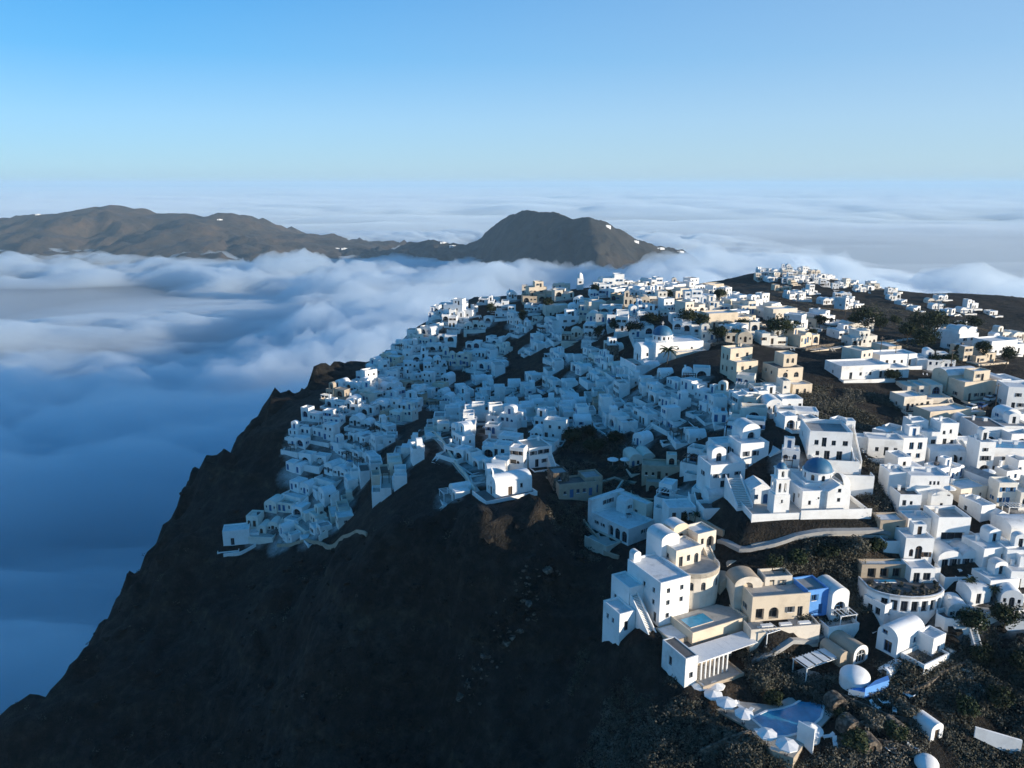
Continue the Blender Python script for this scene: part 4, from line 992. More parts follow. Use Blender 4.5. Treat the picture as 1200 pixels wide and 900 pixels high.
R_house(1088, 545, 2, 'white terraced house with round arch cave front and curved terrace wall', [V(0,0,0,8.6,4.4,3.3,'vaultx',{'f':[A(5.6,3.2,2.5),D(2,1,2.1),Wn(7.6,1,.7,.9)]},rise=.8), V(.2,4.6,2.6,4.6,5,3.6,'flat',{'f':[D(1.2,1,2.1),Wn(3,1,1.2,1.1)]}), V(4.9,5.2,2.6,4.4,4.6,5.6,'flat',{'f':[Wn(1,3.2,.7,.9),Wn(2.6,3.4,.6,1.0),Wn(3.2,.8),D(1.4)]}), V(-.4,8.6,4.6,4.2,4,3.2,'flat',{'f':[Wn(1.2,.8),Wn(2.8,.8)]})], r=8, mark='the round-arched cave house', terr=[(-.6,-3.2,-.4,10,3.2,.7)], stairs=[(9.2,-2.6,-.4,4.2,1.3,8.0,'y')])
R_house(1143, 523, -4, 'plain white block with broad grey flat roof and two dark square windows', [V(0,0,0,6.6,9,5.0,'flat',{'f':[Wn(1.6,2.4,.9,1.0),Wn(4.6,2.4,1.2,1.0)]}, rmat='paving_dark',par=.15), V(6.6,2.2,0,8,7,4.4,'flat',{'f':[Wn(1.4,1.8,.8,1.4),Wn(3.4,1.2,1,2),Wn(5,1.2,1,2),Wn(6.6,1.2,1,2)]},rmat='roof_grey')], r=8, mark='the grey-roofed white block')
R_house(1143, 557, 0, 'narrow white tower house with barred window over a black arch', [V(0,0,0,3.6,5,7.6,'flat',{'f':[A(1.8,2.4,2.5),Wn(1.2,3.6,.7,1.1),Wn(2.2,3.6,.7,1.1),Wn(1.4,5.8,.6,.8)]})], r=4, mark='the narrow tower house')
R_house(1160, 546, -6, 'long white block with bright blue rooftop pool near the frame edge', [V(0,0,0,11,6.5,4.2,'flat',{'f':[Wn(3,1.6,.6,.8)]},rmat='pool_water',par=.3)], r=7, mark='the rooftop-pool block')
R_house(1170, 580, 20, 'long low white house with pitched grey roof and one square gable window', [V(0,0,0,3.6,9,2.6,'gable',{'f':[Wn(1.8,1,1.2,.9)]},rmat='roof_grey',rise=.8)], r=5)
R_house(1052, 604, -2, 'broad white house with large arched window and three small panes above', [V(0,0,0,4.4,5,4.2,'flat',{'f':[Wn(2.4,2.4,.6,.8),Wn(1.0,2.2,.8,1.2)]},rmat='paving_dark'), V(3.2,3.2,.6,8,5.6,6.6,'flat',{'f':[A(5.2,2.2,2.7,1.0),Wn(4.2,5,.5,.8),Wn(5,5,.5,.8),Wn(5.8,5,.5,.8)]}), V(-.4,5,2.4,4,5,4.8,'flat',{'f':[D(2.6,1.1,2.1)]}), V(7.2,1.6,0,4.4,4,3.6,'vault',{'f':[Wn(2.2,1.6,.6,.6)]},rise=1.2)], r=9, mark='the large-arched-window house')
R_house(1124, 590, 16, 'cream sunlit low house with three small windows and pale roof', [V(0,0,0,7,5,3.0,'flat',{'f':[D(1.6,.9,2.1),Wn(3.4,1.1,.7,.8),Wn(5.4,1.1,.6,.8)]},mat='sand_plaster',par=.25)], r=5)
R_house(1148, 612, 14, 'small white house with gabled door bay beside a white yard wall', [V(0,0,0,3.4,6,3.2,'flat',{'l':[Wn(2)]}), V(2.2,-1.6,-.4,3,3,2.4,'gable',{'f':[D(1.5,1.1,2)]},rise=.8)], r=4, terr=[(-5,-4,-1,11,3,.8)])
R_house(1096, 638, 0, 'white block with wide low arched glass front and busy sun deck on top', [V(0,0,0,6.4,6,5.0,'flat',{'f':[(3.2,.8,4.6,1.8,'arch' if False else 'rect','window')]},par=.8,rmat='paving_pale')], r=5, mark='the sun-deck block')
R_house(1062, 628, 2, 'small white cube with one tiny window below the arched window house', [V(0,0,0,4.8,4,3.4,'flat',{'f':[Wn(3,1.4,.5,.5)]})], r=3)
R_house(1030, 626, 0, 'low tan stone shed with white roof beside the dark gully', [V(0,0,0,5,4,2.6,'flat',{'f':[Wn(3.6,1,.6,.8)]},mat='tan_plaster')], base=3, r=4)
R_house(1058, 661, -2, 'white square house with a rounded doorway arch and tall brown shutters', [V(0,0,0,5.4,5,5.0,'flat',{'f':[Wn(1.3,1.6,.8,1.6,'arch'),A(2.7,1.3,2.9,1.0),Wn(4.2,1.6,.9,1.0)]},par=.5)], frame='wood_brown', r=4)
R_house(1098, 668, 2, 'white twin-vaulted house with dark glazed fronts above an arcade', [V(0,0,0,4.6,6,2.6,'vault',{'f':[D(1.4,1.3,2.2),Wn(3.3,.3,1,2)]},rise=1.4), V(4.6,0,0,4.6,6,2.6,'vault',{'f':[Wn(1.2,.3,1,2),Wn(3.1,.3,1.4,2)]},rise=1.4), V(2.2,-4.2,-3.4,7,4,3.0,'flat',{'f':[A(1.2,1.5,2.4),A(3.4,2.2,2.6),A(5.8,1.5,2.4)]},par=.3)], r=7, mark='the twin-vaulted house', stairs=[(9.6,-4,-3,2.6,1.1,9,'y')])
R_house(1150, 668, 10, 'sunlit white house with stepped flat roofs and a square dark window', [V(0,0,0,7.4,6,4.0,'flat',{'f':[Wn(4.2,2.2,.7,.8),D(5.8,.9,2.1),Wn(1.6,.8,.9,1.2)]}), V(5,-3,-1.6,4.6,4,3.0,'flat',{'f':[Wn(2)]})], r=6)
R_house(1158, 700, 8, 'white terrace house with low vault beside young palms', [V(0,0,0,6,5,3.0,'flat',{'f':[D(1.6,1.2,2.1),Wn(3.6,.8,1.2,1.4)]}), V(-4.4,-1,-.6,4,4,2.2,'vaultx',{'f':[D(1.6)]},rise=1)], r=6, terr=[(-5,-4.4,-.9,9,3.4,.5)])
R_house(1182, 640, 4, 'white gabled house with solar panels at the edge of the village', [V(0,0,0,6,6,3.6,'vaultx',{'f':[D(1.6),Wn(3.6)]},rise=1.2)], r=5)
R_house(1182, 690, -4, 'white two-step house with dark doorways near the lower right palms', [V(0,0,0,6,5,3.2,'flat',{'f':[D(1.4,1.2,2.1),Wn(3.8,.8,1.3,1.4)]}), V(1,4,2.8,5,4,2.8,'flat',{'f':[Wn(2.4,.9,.8,.9)]})], r=5)

# the round terrace hotel with its planted deck
P = PADS['round_terrace'] + Vector((0, 2, 2.9))
H = house(0, 0, 0, 'terrace_hotel', 'white half-round hotel terrace filled with plants over a glazed lower floor', 'hotel', 0, pos=P, mat='bright_plaster', frame='frame_grey', base=1.5)
arc = [(-7.2 + 0.0, 5.0)] + [(7.2 * math.cos(R(a)), 1.6 + 4.4 * math.sin(R(a))) for a in range(188, 353, 15)] + [(7.2, 5.0)]
fr = H.part('wall')
for i, (p, q) in enumerate(zip(arc, arc[1:])):
    L = math.hypot(q[0]-p[0], q[1]-p[1])
    ops = [(L/2, .3, L * .7, 2.1, 'rect', 'window', .5)] if 3 <= i <= 9 else []
    H.facade(fr, (p[0], p[1], -2.6), ((q[0]-p[0])/L, (q[1]-p[1])/L, 0), [(0,-3),(L,-3),(L,3.3),(0,3.3)], ops, 'bright_plaster')
dk = H.part('deck'); dk.prism(arc, .3, .36, 'bright_plaster', 'paving_dark'); dk.ring_wall(arc, .3, .75, .3, 'bright_plaster', False)
dk.box(-4.6, -.6, 3.1, 4.1, .362, .55, 'bright_plaster', 'pool_water', False)
H.vol(1.8, 3.2, .3, 4.6, 4, 2.6, 'flat', {'f': [D(1.2, 1.2, 2.1), Wn(3.1, .6, 1.4, 1.5)]}, base=.5, part='bar')
H.vol(-6.6, 5.2, .3, 9, 2.5, 2.4, 'flat', {'f': [D(2, 1.6, 2), D(4.4, 1.6, 2), D(6.8, 1.6, 2)]}, base=.5, part='bar', mat='tan_plaster')
oc8 = [(6.4 + 2.7 * math.cos(R(a)), -3.6 + 2.2 * math.sin(R(a))) for a in (0, 45, 90, 135, 180, 225, 270, 315)]
bc = H.part('balcony'); bc.prism(oc8, -5.4, -3.0, 'bright_plaster', 'paving_dark'); bc.ring_wall(oc8, -3.05, -2.1, .2, 'bright_plaster')
H.done(); occupy(H.at(0, 2), 9); LANDMARKS.append(('the half-round planted terrace', H.at(0, 2))); RT = H
PLANT_SPOTS = [(RT.at(x, 1.6 + yy, .36), s_) for x, yy, s_ in [(-5.6,-1.2,.8),(-4.6,-1.9,.9),(-3.6,-2.5,.8),(-2.6,-3.0,1.0),(-1.5,-3.3,.8),(-.4,-3.5,.9),(.8,-3.4,.9),(1.9,-3.2,.8),(3.0,-2.8,1.0),(4.1,-2.2,.8),(5.2,-1.5,.9),(-3.2,.2,.7),(-.6,.0,.8),(1.2,-1.2,.7),(3.2,-.4,.9),(5.8,.2,1.0),(-6.2,.6,1.0),(2.3,-2.0,.6)]]
H = house(1034, 738, 30, 'house', 'small white square house with dark roof deck at the bend of the path', 'house', 4, mat='bright_plaster', frame='frame_grey', base=4)
H.vol(0, 0, 0, 3.2, 4.4, 4.6, 'flat', {'f': [Wn(1.6, 2.6, .8, 1.2)], 'l': [Wn(1.4, 2.4, 1, 1.4), Wn(3, 2.4, 1, 1.4), D(2, 1, 2)]}, rmat='paving_dark'); H.terrace(-2.4, .2, -.8, 2.4, 5, .8); H.done()
H = house(1050, 770, 30, 'barrel_house', 'tall white barrel vaulted house with arched shaded front below the half-round terrace', 'house', 6, pos=PADS['barrel'], mat='bright_plaster', frame='frame_blue', base=5)
H.vol(0, 0, 0, 7.6, 4.0, 3.1, 'vaultx', {'l': [Wn(1.4, 3.3, 1.0, .7), D(2.2, 1.5, 2.2), ], 'f': [Wn(5, 1.4, .8, 1)]}, rise=1.8, rmat='bright_plaster')
H.vol(5.5, -3.0, -.6, 3.6, 3.1, 3.6, 'flat', {'f': [Wn(1.8, 1.2)]}, par=.5); H.vol(1.0, -4.6, -3.4, 7.2, 4.4, 3.4, 'flat', {'l': [Wn(1.4, 1.2, .7, 1.2), Wn(3.0, 1.2, .7, 1.2)], 'f': [Wn(2.0, 1.0), D(4.4)]}, rmat='paving_dark', par=.7)
H.vol(8.0, -4.2, -3.8, 4.0, 5.4, 3.4, 'gable', {'f': [A(2, 1.8, 2)]}, rmat='sand_plaster', rise=.8); H.done(); LANDMARKS.append(('the tall barrel vaulted house', H.at(4, 1)))

# around the pool
H = house(999, 779, 24, 'barrel_house', 'brown plastered barrel house with white arched doorway above the small white dome', 'house', 3, pos=PADS['brown_barrel'], mat='tan_plaster', frame='frame_white', base=3)
H.vol(-2.2, .8, 0, 2.2, 4.8, 1.4, 'vault', {}, rmat='tan_plaster', rise=1)
H.vol(0, 0, 0, 3.4, 7.0, 1.9, 'vault', {'f': [A(1.7, 2.0, 2.5, .02, .3)]}, rmat='tan_plaster', rise=1.5)
H.facade(H.part('surround'), (0, -.06, 0), (1, 0, 0), [(.0, 0), (3.4, 0)] + [(1.7 + 1.7 * math.cos(math.pi * i / 12), 1.9 + 1.55 * math.sin(math.pi * i / 12)) for i in range(13)], [(1.7, .02, 2.2, 2.62, 'arch', 'window', .2)], 'bright_plaster'); H.done(); LANDMARKS.append(('the brown barrel house', H.at(1, 2)))
H = house(1007, 806, 10, 'dome_house', 'small white oval domed room with bright blue edged deck beside the pool garden', 'house', 3, pos=G(1007, 806) + Vector((0, 0, 1.2)), mat='bright_plaster', base=2)
w_ = H.part('wall'); w_.rings([(2.45, -2), (2.45, .2)], 0, 1.5, 'bright_plaster', 28); H.part('roof').dome(0, 1.5, .2, 2.45, 1.35, 'bright_plaster', 28, 8)
dk = H.part('deck'); dk.prism([(-.5, -2.2), (4.8, -.9), (5.4, .3), (2.4, -.6)], -1.6, .35, 'blue_wall'); dk.prism([(-2.6, -.9), (-.5, -2.2), (2.4, -.6), (.4, -.7)], -1.6, -.5, 'bright_plaster', 'blue_wall'); H.done(); LANDMARKS.append(('the small white dome', H.at(0, 1)))
H = house(1043, 797, 34, 'vault_shelter', 'low white half-barrel roof shelter right of the small dome', 'shelter', 2, mat='bright_plaster', frame='frame_grey', base=1.5)
H.vol(0, 0, 0, 4.4, 2.4, .7, 'vaultx', {'l': [D(1.2, .9, 1.3)]}, rise=1.0, rmat='bright_plaster'); H.done()
H = house(1090, 869, 22, 'barrel_house', 'tiny white barrel vaulted hut standing alone among dark shrubs', 'hut', 3, mat='bright_plaster', frame='wood_brown', base=2)
H.vol(0, 0, 0, 2.6, 3.6, 1.9, 'vault', {'f': [D(1.3, 1.0, 1.8)]}, rise=1.0, rmat='bright_plaster'); H.done(); LANDMARKS.append(('the tiny barrel vaulted hut', H.at(1, 2)))
H = house(1140, 874, -14, 'white_wall', 'leaning tall white garden wall slab above dark shrubs at the lower right', 'wall', 3, pos=G(1140, 874) + Vector((0, 0, 2.0)), mat='bright_plaster', base=2)
H.part('wall').add([(0,0,1.4),(6.8,0,.2),(6.8,0,-2.6),(4.6,0,-2.2),(0,0,-.4),(0,.35,1.4),(6.8,.35,.2),(6.8,.35,-2.6),(4.6,.35,-2.2),(0,.35,-.4)], [(0,4,3,2,1),(5,6,7,8,9),(0,1,6,5),(1,2,7,6),(2,3,8,7),(3,4,9,8),(4,0,5,9)], 'bright_plaster'); H.done()
H = house(1091, 905, 0, 'dome_house', 'low white dome barely in view at the bottom edge', 'house', 3, mat='bright_plaster', base=2)
H.part('wall').rings([(1.8, -2), (1.8, .4)], 0, 1.5, 'bright_plaster', 20); H.part('roof').dome(0, 1.5, .4, 1.8, 1.2, 'bright_plaster', 20, 6); H.done()

for px, py, yw, lb in [(992, 866, 20, 'brown dry stone barrel hut with a dark doorway beside the conical bar'), (1012, 888, 10, 'brown dry stone barrel hut lowest at the frame bottom'), (1046, 870, 26, 'low brown stone cave front hidden among bushes left of the tiny white hut'), (975, 838, 14, 'rough stone cave front right of the pool')]:
    H = house(px, py, yw, 'stone_hut', lb, 'hut', 2.5, mat='dry_stone', frame='wood_brown', base=3)
    H.vol(0, 0, 0, 3.0, 2.6, 1.5, 'vault', {'f': [D(1.5, 1.1, 1.9, 'arch')]}, rmat='dry_stone', rise=1.2); H.done()
PZ = PADS['pool'].z
def pz(px, py, z=PZ):
    d = ray(px, py); t = z / d.z
    return Vector((d.x * t, d.y * t, z))
H = House('swimming_pool', 'blue free-form swimming pool with pale rim on the cliff-edge terrace', 'pool', (0, 0, 0), 0, base=0)
pool_px = [(882,842),(897,855),(909,863),(922,862),(938,858),(952,849),(961,841),(964,830),(963,822),(950,820),(940,821),(930,827),(918,831),(899,834)]
pw = [(pz(*p).x, pz(*p).y) for p in pool_px]
H.part('rim').ring_wall(pw, PZ - 1.5, PZ + .12, -.35, 'bright_plaster'); 
H.part('water').prism(pw, PZ - .6, PZ + .03, 'pool_water')
H.done()
deck_px = [(800,800),(830,797),(868,822),(905,826),(935,812),(975,812),(978,835),(962,852),(945,868),(930,888),(905,880),(872,850),(830,826),(808,814)]
dkb = MB(); dw = [(pz(*p).x, pz(*p).y) for p in deck_px]
dkb.prism(dw, PZ - 5, PZ - .02, 'tan_plaster', 'paving_pale'); dk = dkb.build('pool_terrace'); tag(dk, 'pale paved terrace round the free-form pool above the cliff', 'terrace')
LANDMARKS.append(('the free-form pool', pz(924, 846))); occupy(pz(924, 845), 9); occupy(pz(850, 818), 6); occupy(pz(890, 840), 7)
H = house(953, 868, 40, 'umbrella_bar', 'white conical bar roof with one upright lit panel at the pool edge', 'bar', 2, pos=pz(957, 868), mat='bright_plaster', base=2)
H.part('roof').rings([(2.0, 1.3), (1.0, 1.9), (.05, 2.4)], 0, 1.2, 'canvas_white', 18); H.part('wall').rings([(1.6, -2), (1.6, 1.3)], 0, 1.2, 'bright_plaster', 18); H.part('panel').box(-2.2, -2.0, -.6, 2.2, -1, 3.4, 'bright_plaster'); H.done()

# parasols, tables, loungers
def parasol(p, label, r=1.5, h=2.4, yaw=0, group='white parasols on the pool terrace', mat='canvas_white'):
    t = thing('parasol', label, 'parasol', p, yaw, group)
    m1 = MB(); k = 8
    m1.add([(r * math.cos(2*math.pi*i/k), r * math.sin(2*math.pi*i/k), h - .55) for i in range(k)] + [(0, 0, h)] + [(r * math.cos(2*math.pi*i/k), r * math.sin(2*math.pi*i/k), h - .75) for i in range(k)],
           [(i, (i+1) % k, k) for i in range(k)] + [(k+1+i, k+1+(i+1) % k, (i+1) % k, i) for i in range(k)], mat)
    m1.build('canopy', t)
    m2 = MB(); m2.tube((0,0,0), (0,0,h+.12), .04, 'frame_white'); m2.rings([(.3,0),(.3,.1),(.05,.12)], 0, 0, 'metal_dark', 10, False); m2.build('pole', t)
    return t
LB = ['white parasol farthest out at the cliff-side end of the pool terrace', 'white parasol at the inner back corner of the parasol cluster', 'white parasol just below the topmost pair of the cluster', 'white parasol fourth along the terrace edge towards the pool', 'white parasol right beside the left tip of the pool', 'white parasol below the front rim of the pool', 'white parasol lowest of all, near the frame bottom']
for (px, py), lb in zip([(819,816),(838,814),(835,825),(850,835),(871,848),(898,872),(921,885)], LB):
    parasol(pz(px, py), lb, random.Random(px).uniform(1.45, 1.75), 2.5, px * .37)
parasol(G(718, 546), 'small white parasol in the dark garden beside the twin-vaulted tan house', 1.5, 2.4, .3, 'white garden parasols')
parasol(G(732, 547) + Vector((0, 0, .3)), 'small white parasol nearest the blue trimmed doors of the tan vaults', 1.3, 2.3, .8, 'white garden parasols')
parasol(G(1157, 564) + Vector((0, 0, .6)), 'white parasol before the black arch of the narrow tower house', 1.4, 2.4, .2, 'white garden parasols')
def lounger(p, yaw, label):
    t = thing('sun_lounger', label, 'lounger', p, yaw, 'sun loungers in the pool gardens')
    m1 = MB(); m1.box(-.33, .33, -.9, .45, .26, .36, 'canvas_white'); m1.build('seat', t)
    m2 = MB(); m2.add([(-.33,.45,.26),(.33,.45,.26),(.33,1.0,.75),(-.33,1.0,.75),(-.33,.45,.36),(.33,.45,.36),(.33,.94,.83),(-.33,.94,.83)], [(3,2,1,0),(4,5,6,7),(0,1,5,4),(1,2,6,5),(2,3,7,6),(3,0,4,7)], 'canvas_white'); m2.build('backrest', t)
    for a in (-.28, .28):
        for b_ in (-.8, .35):
            m3 = MB(); m3.box(a-.03, a+.03, b_-.03, b_+.03, 0, .26, 'frame_white'); m3.build('leg', t)
lo_spots = [((866,829),'beside the parasol row at the pool tip'),((860,824),'inland of the parasol row'),((879,834),'between two parasols and the pool'),((888,860),'left of the front pool rim'),((910,880),'above the lowest parasol')]
for i, ((px, py), w_) in enumerate(lo_spots): lounger(pz(px, py), .6 + i * .9, 'white sun lounger ' + w_)
for i, ((px, py), w_) in enumerate([((1025,830),'nearest the small white dome'),((1036,826),'in the shrub garden below the low shelter'),((1048,836),'under the shrubs right of the dome garden'),((1064,818),'beside the path under the barrel house'),((970,866),'on the lower right corner of the pool area'),((978,873),'farthest below the conical bar'),((1070,880),'left of the tiny hut'),((1044,882),'lowest in the shrub garden')]):
    lounger(G(px, py) + Vector((0, 0, .25)), .5 + i * 1.1, 'white sun lounger ' + w_)
# ------------------------------------------------------------------ the village carpet
rng = random.Random(20)
GAPS = [[(518,414),(585,370),(594,380),(535,422)], [(578,428),(622,381),(634,390),(597,432)], [(570,452),(580,432),(640,412),(648,430),(602,452)], [(516,464),(527,440),(546,434),(550,460)],
        [(438,548),(495,472),(506,484),(452,562)], [(648,548),(655,508),(700,500),(735,512),(735,560),(700,570)], [(795,535),(855,492),(850,512),(808,550)], [(1000,500),(1014,500),(1050,600),(1054,640),(1010,640)],
        [(760,592),(800,585),(860,628),(845,640)], [(880,372),(925,376),(925,402),(885,404)], [(446,605),(470,558),(512,518),(560,574),(562,592),(532,572),(508,578),(503,640),(450,640)], [(833,398),(864,398),(864,440),(833,440)], [(375,424),(430,424),(420,450),(372,462)], [(280,480),(332,480),(330,522),(280,530)], [(935,452),(1000,462),(1100,498),(1085,510),(1012,514),(940,494)], [(740,385),(770,378),(800,384),(800,392),(760,394)], [(700,384),(720,384),(722,400),(702,400)]]
def gap(px, py): return any(bool(in_poly(np.array(px), np.array(py), g)) for g in GAPS)
HOUSES = []
def small_house(p, yaw, w, d, palette, region):
    """an everyday house of the island: rooms of unequal height in one row, terraces in front, walls shared with the neighbours"""
    r = rng
    mat = r.choices(['white_plaster', 'bright_plaster', 'ivory_plaster', 'sand_plaster', 'cream_plaster', 'tan_plaster'], palette)[0]
    frame = r.choice(['frame_blue', 'frame_grey', 'wood_brown', 'frame_blue', 'frame_grey'])
    H = House('house', '', 'house', p, yaw, region['group'], mat, frame, region.get('base', 5.0))
    col = {'white_plaster': 'white', 'bright_plaster': 'bright white', 'ivory_plaster': 'ivory', 'sand_plaster': 'sandy', 'cream_plaster': 'cream', 'tan_plaster': 'brown'}[mat]
    f = []
    def front(L):
        ops, u = [], r.uniform(.6, 1.0)
        while u < L - .6:
            k = r.random()
            if k < .36: ops.append(D(u, .95, 2.0, 'rect' if r.random() < .65 else 'arch')); st = 1.5
            elif k < .82: ops.append(Wn(u, .95, r.choice([.6, .8, .8, 1.0]), r.choice([.8, 1.0, 1.2]), 'rect' if r.random() < .8 else 'arch')); st = 1.4
            else: st = .7
            u += st + r.uniform(0, .5)
        return ops
    def side(L): return [Wn(L * r.uniform(.35, .65), 1.0, .6, .8)] if L > 3 and r.random() < .6 else []
    segs, x = [], -w / 2
    while x < w / 2 - .1:
        s_ = r.uniform(2.7, 4.8)
        if w / 2 - (x + s_) < 2.0: s_ = w / 2 - x
        segs.append((x, min(s_, w / 2 - x))); x += s_
    d0 = d * .6
    kinds = []
    for i, (x, ww) in enumerate(segs):
        k = r.choices(['flat', 'vault', 'arch', 'two', 'low'], region.get('forms', [5, 2.4, 2, 1.3, 1.6]))[0]
        rm = r.choices(['roof_white', mat if mat in MATS else 'roof_white', 'paving_pale', 'roof_grey'], [5, 3, 1.6, .8])[0]
        y, z, dd, h = r.uniform(-.7, 1.1), r.choice([-.9, -.4, 0, 0, 0, .5, 1.0]), d0 * r.uniform(.85, 1.2), r.uniform(2.3, 2.9)
        par = r.choice([.12, .25, .4, .55, .8])
        ex = {'l': side(dd)} if i == 0 else ({'r': side(dd)} if i == len(segs) - 1 else {})
        if k == 'vault' and ww < 5.2:
            H.vol(x, y, z, ww, dd + .8, 1.9, 'vault', {'f': [D(ww * .5, .95, 2.0, r.choice(['rect', 'arch']))] + ([Wn(ww * .18, .9, .55, .8), Wn(ww * .82, .9, .55, .8)] if ww > 3.2 else []), **ex}, rmat=mat, rise=min(ww * .42, 1.7))
        elif k == 'arch' and ww > 2.6:
            H.vol(x, y, z, ww, dd, 2.8, 'flat', {'f': [A(ww * .5, min(ww - 1.0, 2.8), 2.3)], **ex}, rmat=rm, par=par)
        elif k == 'two':
            H.vol(x, y + .3, z, ww, dd, 4.9, 'flat', {'f': front(ww) + [(u, 3.3, .75, .95, 'rect', 'window') for u in ([ww * .5] if ww < 3.4 else [ww * .28, ww * .72])], **ex}, rmat=rm, par=par)
        elif k == 'low':
            H.vol(x, y - .6, z - .8, ww, dd, 2.1, 'flat', {'f': front(ww), **ex}, rmat='paving_pale', par=.7)
        else:
            H.vol(x, y, z, ww, dd, h, 'flat', {'f': front(ww), **ex}, rmat=rm, par=par)
            if r.random() < .3 and ww > 3:
                H.vol(x + .3, y + dd * .45, z + h + .02, ww * .6, dd * .5, 2.0, r.choice(['flat', 'vault']), {'f': [D(ww * .3, .85, 1.8)]}, rmat=mat, par=.2, base=.9, part='upper_room', rise=.7); f.append('upper room')
        kinds.append(k)
        if r.random() < .16 and k in ('flat', 'two'):
            zz = z + (4.9 if k == 'two' else h)
            q = H.part('water_tank'); q.box(x + ww * .6, x + ww * .6 + .9, y + dd * .6, y + dd * .6 + .7, zz - .05, zz + .75, 'metal_dark' if r.random() < .4 else 'frame_white')
    base_kind = {'flat': 'flat house', 'vault': 'vaulted house', 'arch': 'arched house', 'two': 'tall house', 'low': 'low house'}[max(set(kinds), key=kinds.count)]
    f.insert(0, base_kind)
    # terraces one below the other, stairs, chimneys
    t = d * .4; tz = r.uniform(-.9, -.05); xs = -w / 2
    if r.random() < .88:
        H.terrace(xs, -t - .7, tz, w, t + .69, r.choice([.3, .6, .8, .9]), None, r.choice(['paving_pale', 'roof_white', 'roof_white', 'paving_dark']), 6); f.append('front terrace')
        if r.random() < .4:
            ww = w * r.uniform(.35, .6); H.terrace(xs + r.uniform(0, w - ww), -t - .72 - 2.2, tz - 1.4, ww, 2.2, .7, None, 'paving_pale', 5, part='lower_terrace'); f.append('lower terrace')
        if r.random() < .25: H.pergola(xs + .3, -t - .2, tz, min(w * .5, 3.6), t - .3, 2.1, r.choice(['frame_white', 'wood_brown'])); f.append('pergola')
        if r.random() < .10 and w > 5: H.part('plunge_pool').box(xs + w * .5, xs + w * .5 + 2.2, -t - .2, -t + 1.2, tz + .004, tz + .12, mat, 'pool_water', False); f.append('plunge pool')
    if r.random() < .38: H.stairs(w / 2 - 1.2 if r.random() < .5 else xs + .2, -t - 3.2, tz - 1.8, tz, .95, 2.5, 'y', par=.5); f.append('outer stair')
    if r.random() < .3: H.chimney(xs + .8, d0 * .6, 2.4, .9); f.append('chimney')
    H.done()
    HOUSES.append((H.root, col, f, p.copy()))

FOOT = []      # oriented footprints of the houses set so far
def free(x, y, yaw, w, d):
    for a, b_, c in OCC_FIXED:
        if (x - a) ** 2 + (y - b_) ** 2 < (c * .86 + min(w, d) * .40) ** 2: return False
    c1, s1 = math.cos(yaw), math.sin(yaw)
    for (a, b_, yw, w2, d2) in FOOT:
        dx, dy = a - x, b_ - y
        if dx * dx + dy * dy > 260: continue
        for q in (yaw, yw):
            c_, s_ = math.cos(q), math.sin(q)
            if not (abs(dx * c_ + dy * s_) < (w + w2) * .485 and abs(-dx * s_ + dy * c_) < (d + d2) * .46): break
        else: return False
    return True
def fill(name, poly, row, yaw, palette, n, sc=1.0, jitter=5, downhill=1.0, loose=1.0, **reg):
    """rows of houses along the contours inside a patch of the hillside"""
    global OCC_FIXED
    OCC_FIXED = list(OCC)
    reg['group'] = name
    row *= sc * .94
    xs, ys = [p[0] for p in poly], [p[1] for p in poly]
    sam = []
    for _ in range(60):
        g = ground(rng.uniform(min(xs), max(xs)), rng.uniform(min(ys), max(ys)))
        if g: sam.append(slope_at(g.x, g.y, 14).length)
    dz = row * max(.08, sorted(sam)[len(sam) // 2])
    done = 0
    for wd, tries in ((9.5, 260), (7.6, 420), (5.8, 520), (4.2, 520)):
        for _ in range(tries):
            if done >= n: break
            px, py = rng.uniform(min(xs), max(xs)), rng.uniform(min(ys), max(ys))
            if not bool(in_poly(np.array(px), np.array(py), poly)) or gap(px, py): continue
            g = ground(px, py)
            if g is None: continue
            sl = slope_at(g.x, g.y, 14); yw = R(yaw)
            if sl.length > .8: continue
            if sl.length > .1:
                zt = round(g.z / dz) * dz
                st = max(-5, min(5, (zt - g.z) / sl.length))
                g.x += sl.x / sl.length * st; g.y += sl.y / sl.length * st
                dh = math.atan2(-sl.y, -sl.x) + math.pi / 2
                dd = (dh - yw + math.pi) % (2 * math.pi) - math.pi
                yw += max(-1.1, min(1.1, dd)) * downhill
            yw += R(rng.gauss(0, jitter))
            w, d = wd * sc * rng.uniform(.85, 1.15), row * rng.uniform(.9, 1.05)
            if not free(g.x, g.y, yw, w * loose, d * loose): continue
            pg = project((g.x, g.y, hgt(g.x, g.y)))
            if gap(pg[0], pg[1]): continue
            FOOT.append((g.x, g.y, yw, w * loose, d * loose))
            sn_, cs_ = math.sin(yw), math.cos(yw)
            z = max(min(hgt(g.x + 2 * sn_, g.y - 2 * cs_), hgt(g.x, g.y)) + .5, hgt(g.x - 3.5 * sn_, g.y + 3.5 * cs_) - 1.5)
            small_house(Vector((g.x, g.y, z)), yw, w, d, palette, reg)
            done += 1
    for (a, b_, yw, w, d) in FOOT[len(FOOT) - done:]: occupy((a, b_), min(w, d) * .5)
    return done
WHT, MIX, CRM = [6, 3, .7, .2, .1, .15], [3, 4, 2.5, 1.3, .8, .3], [2, 3, 3, 2.4, 1.6, .8]
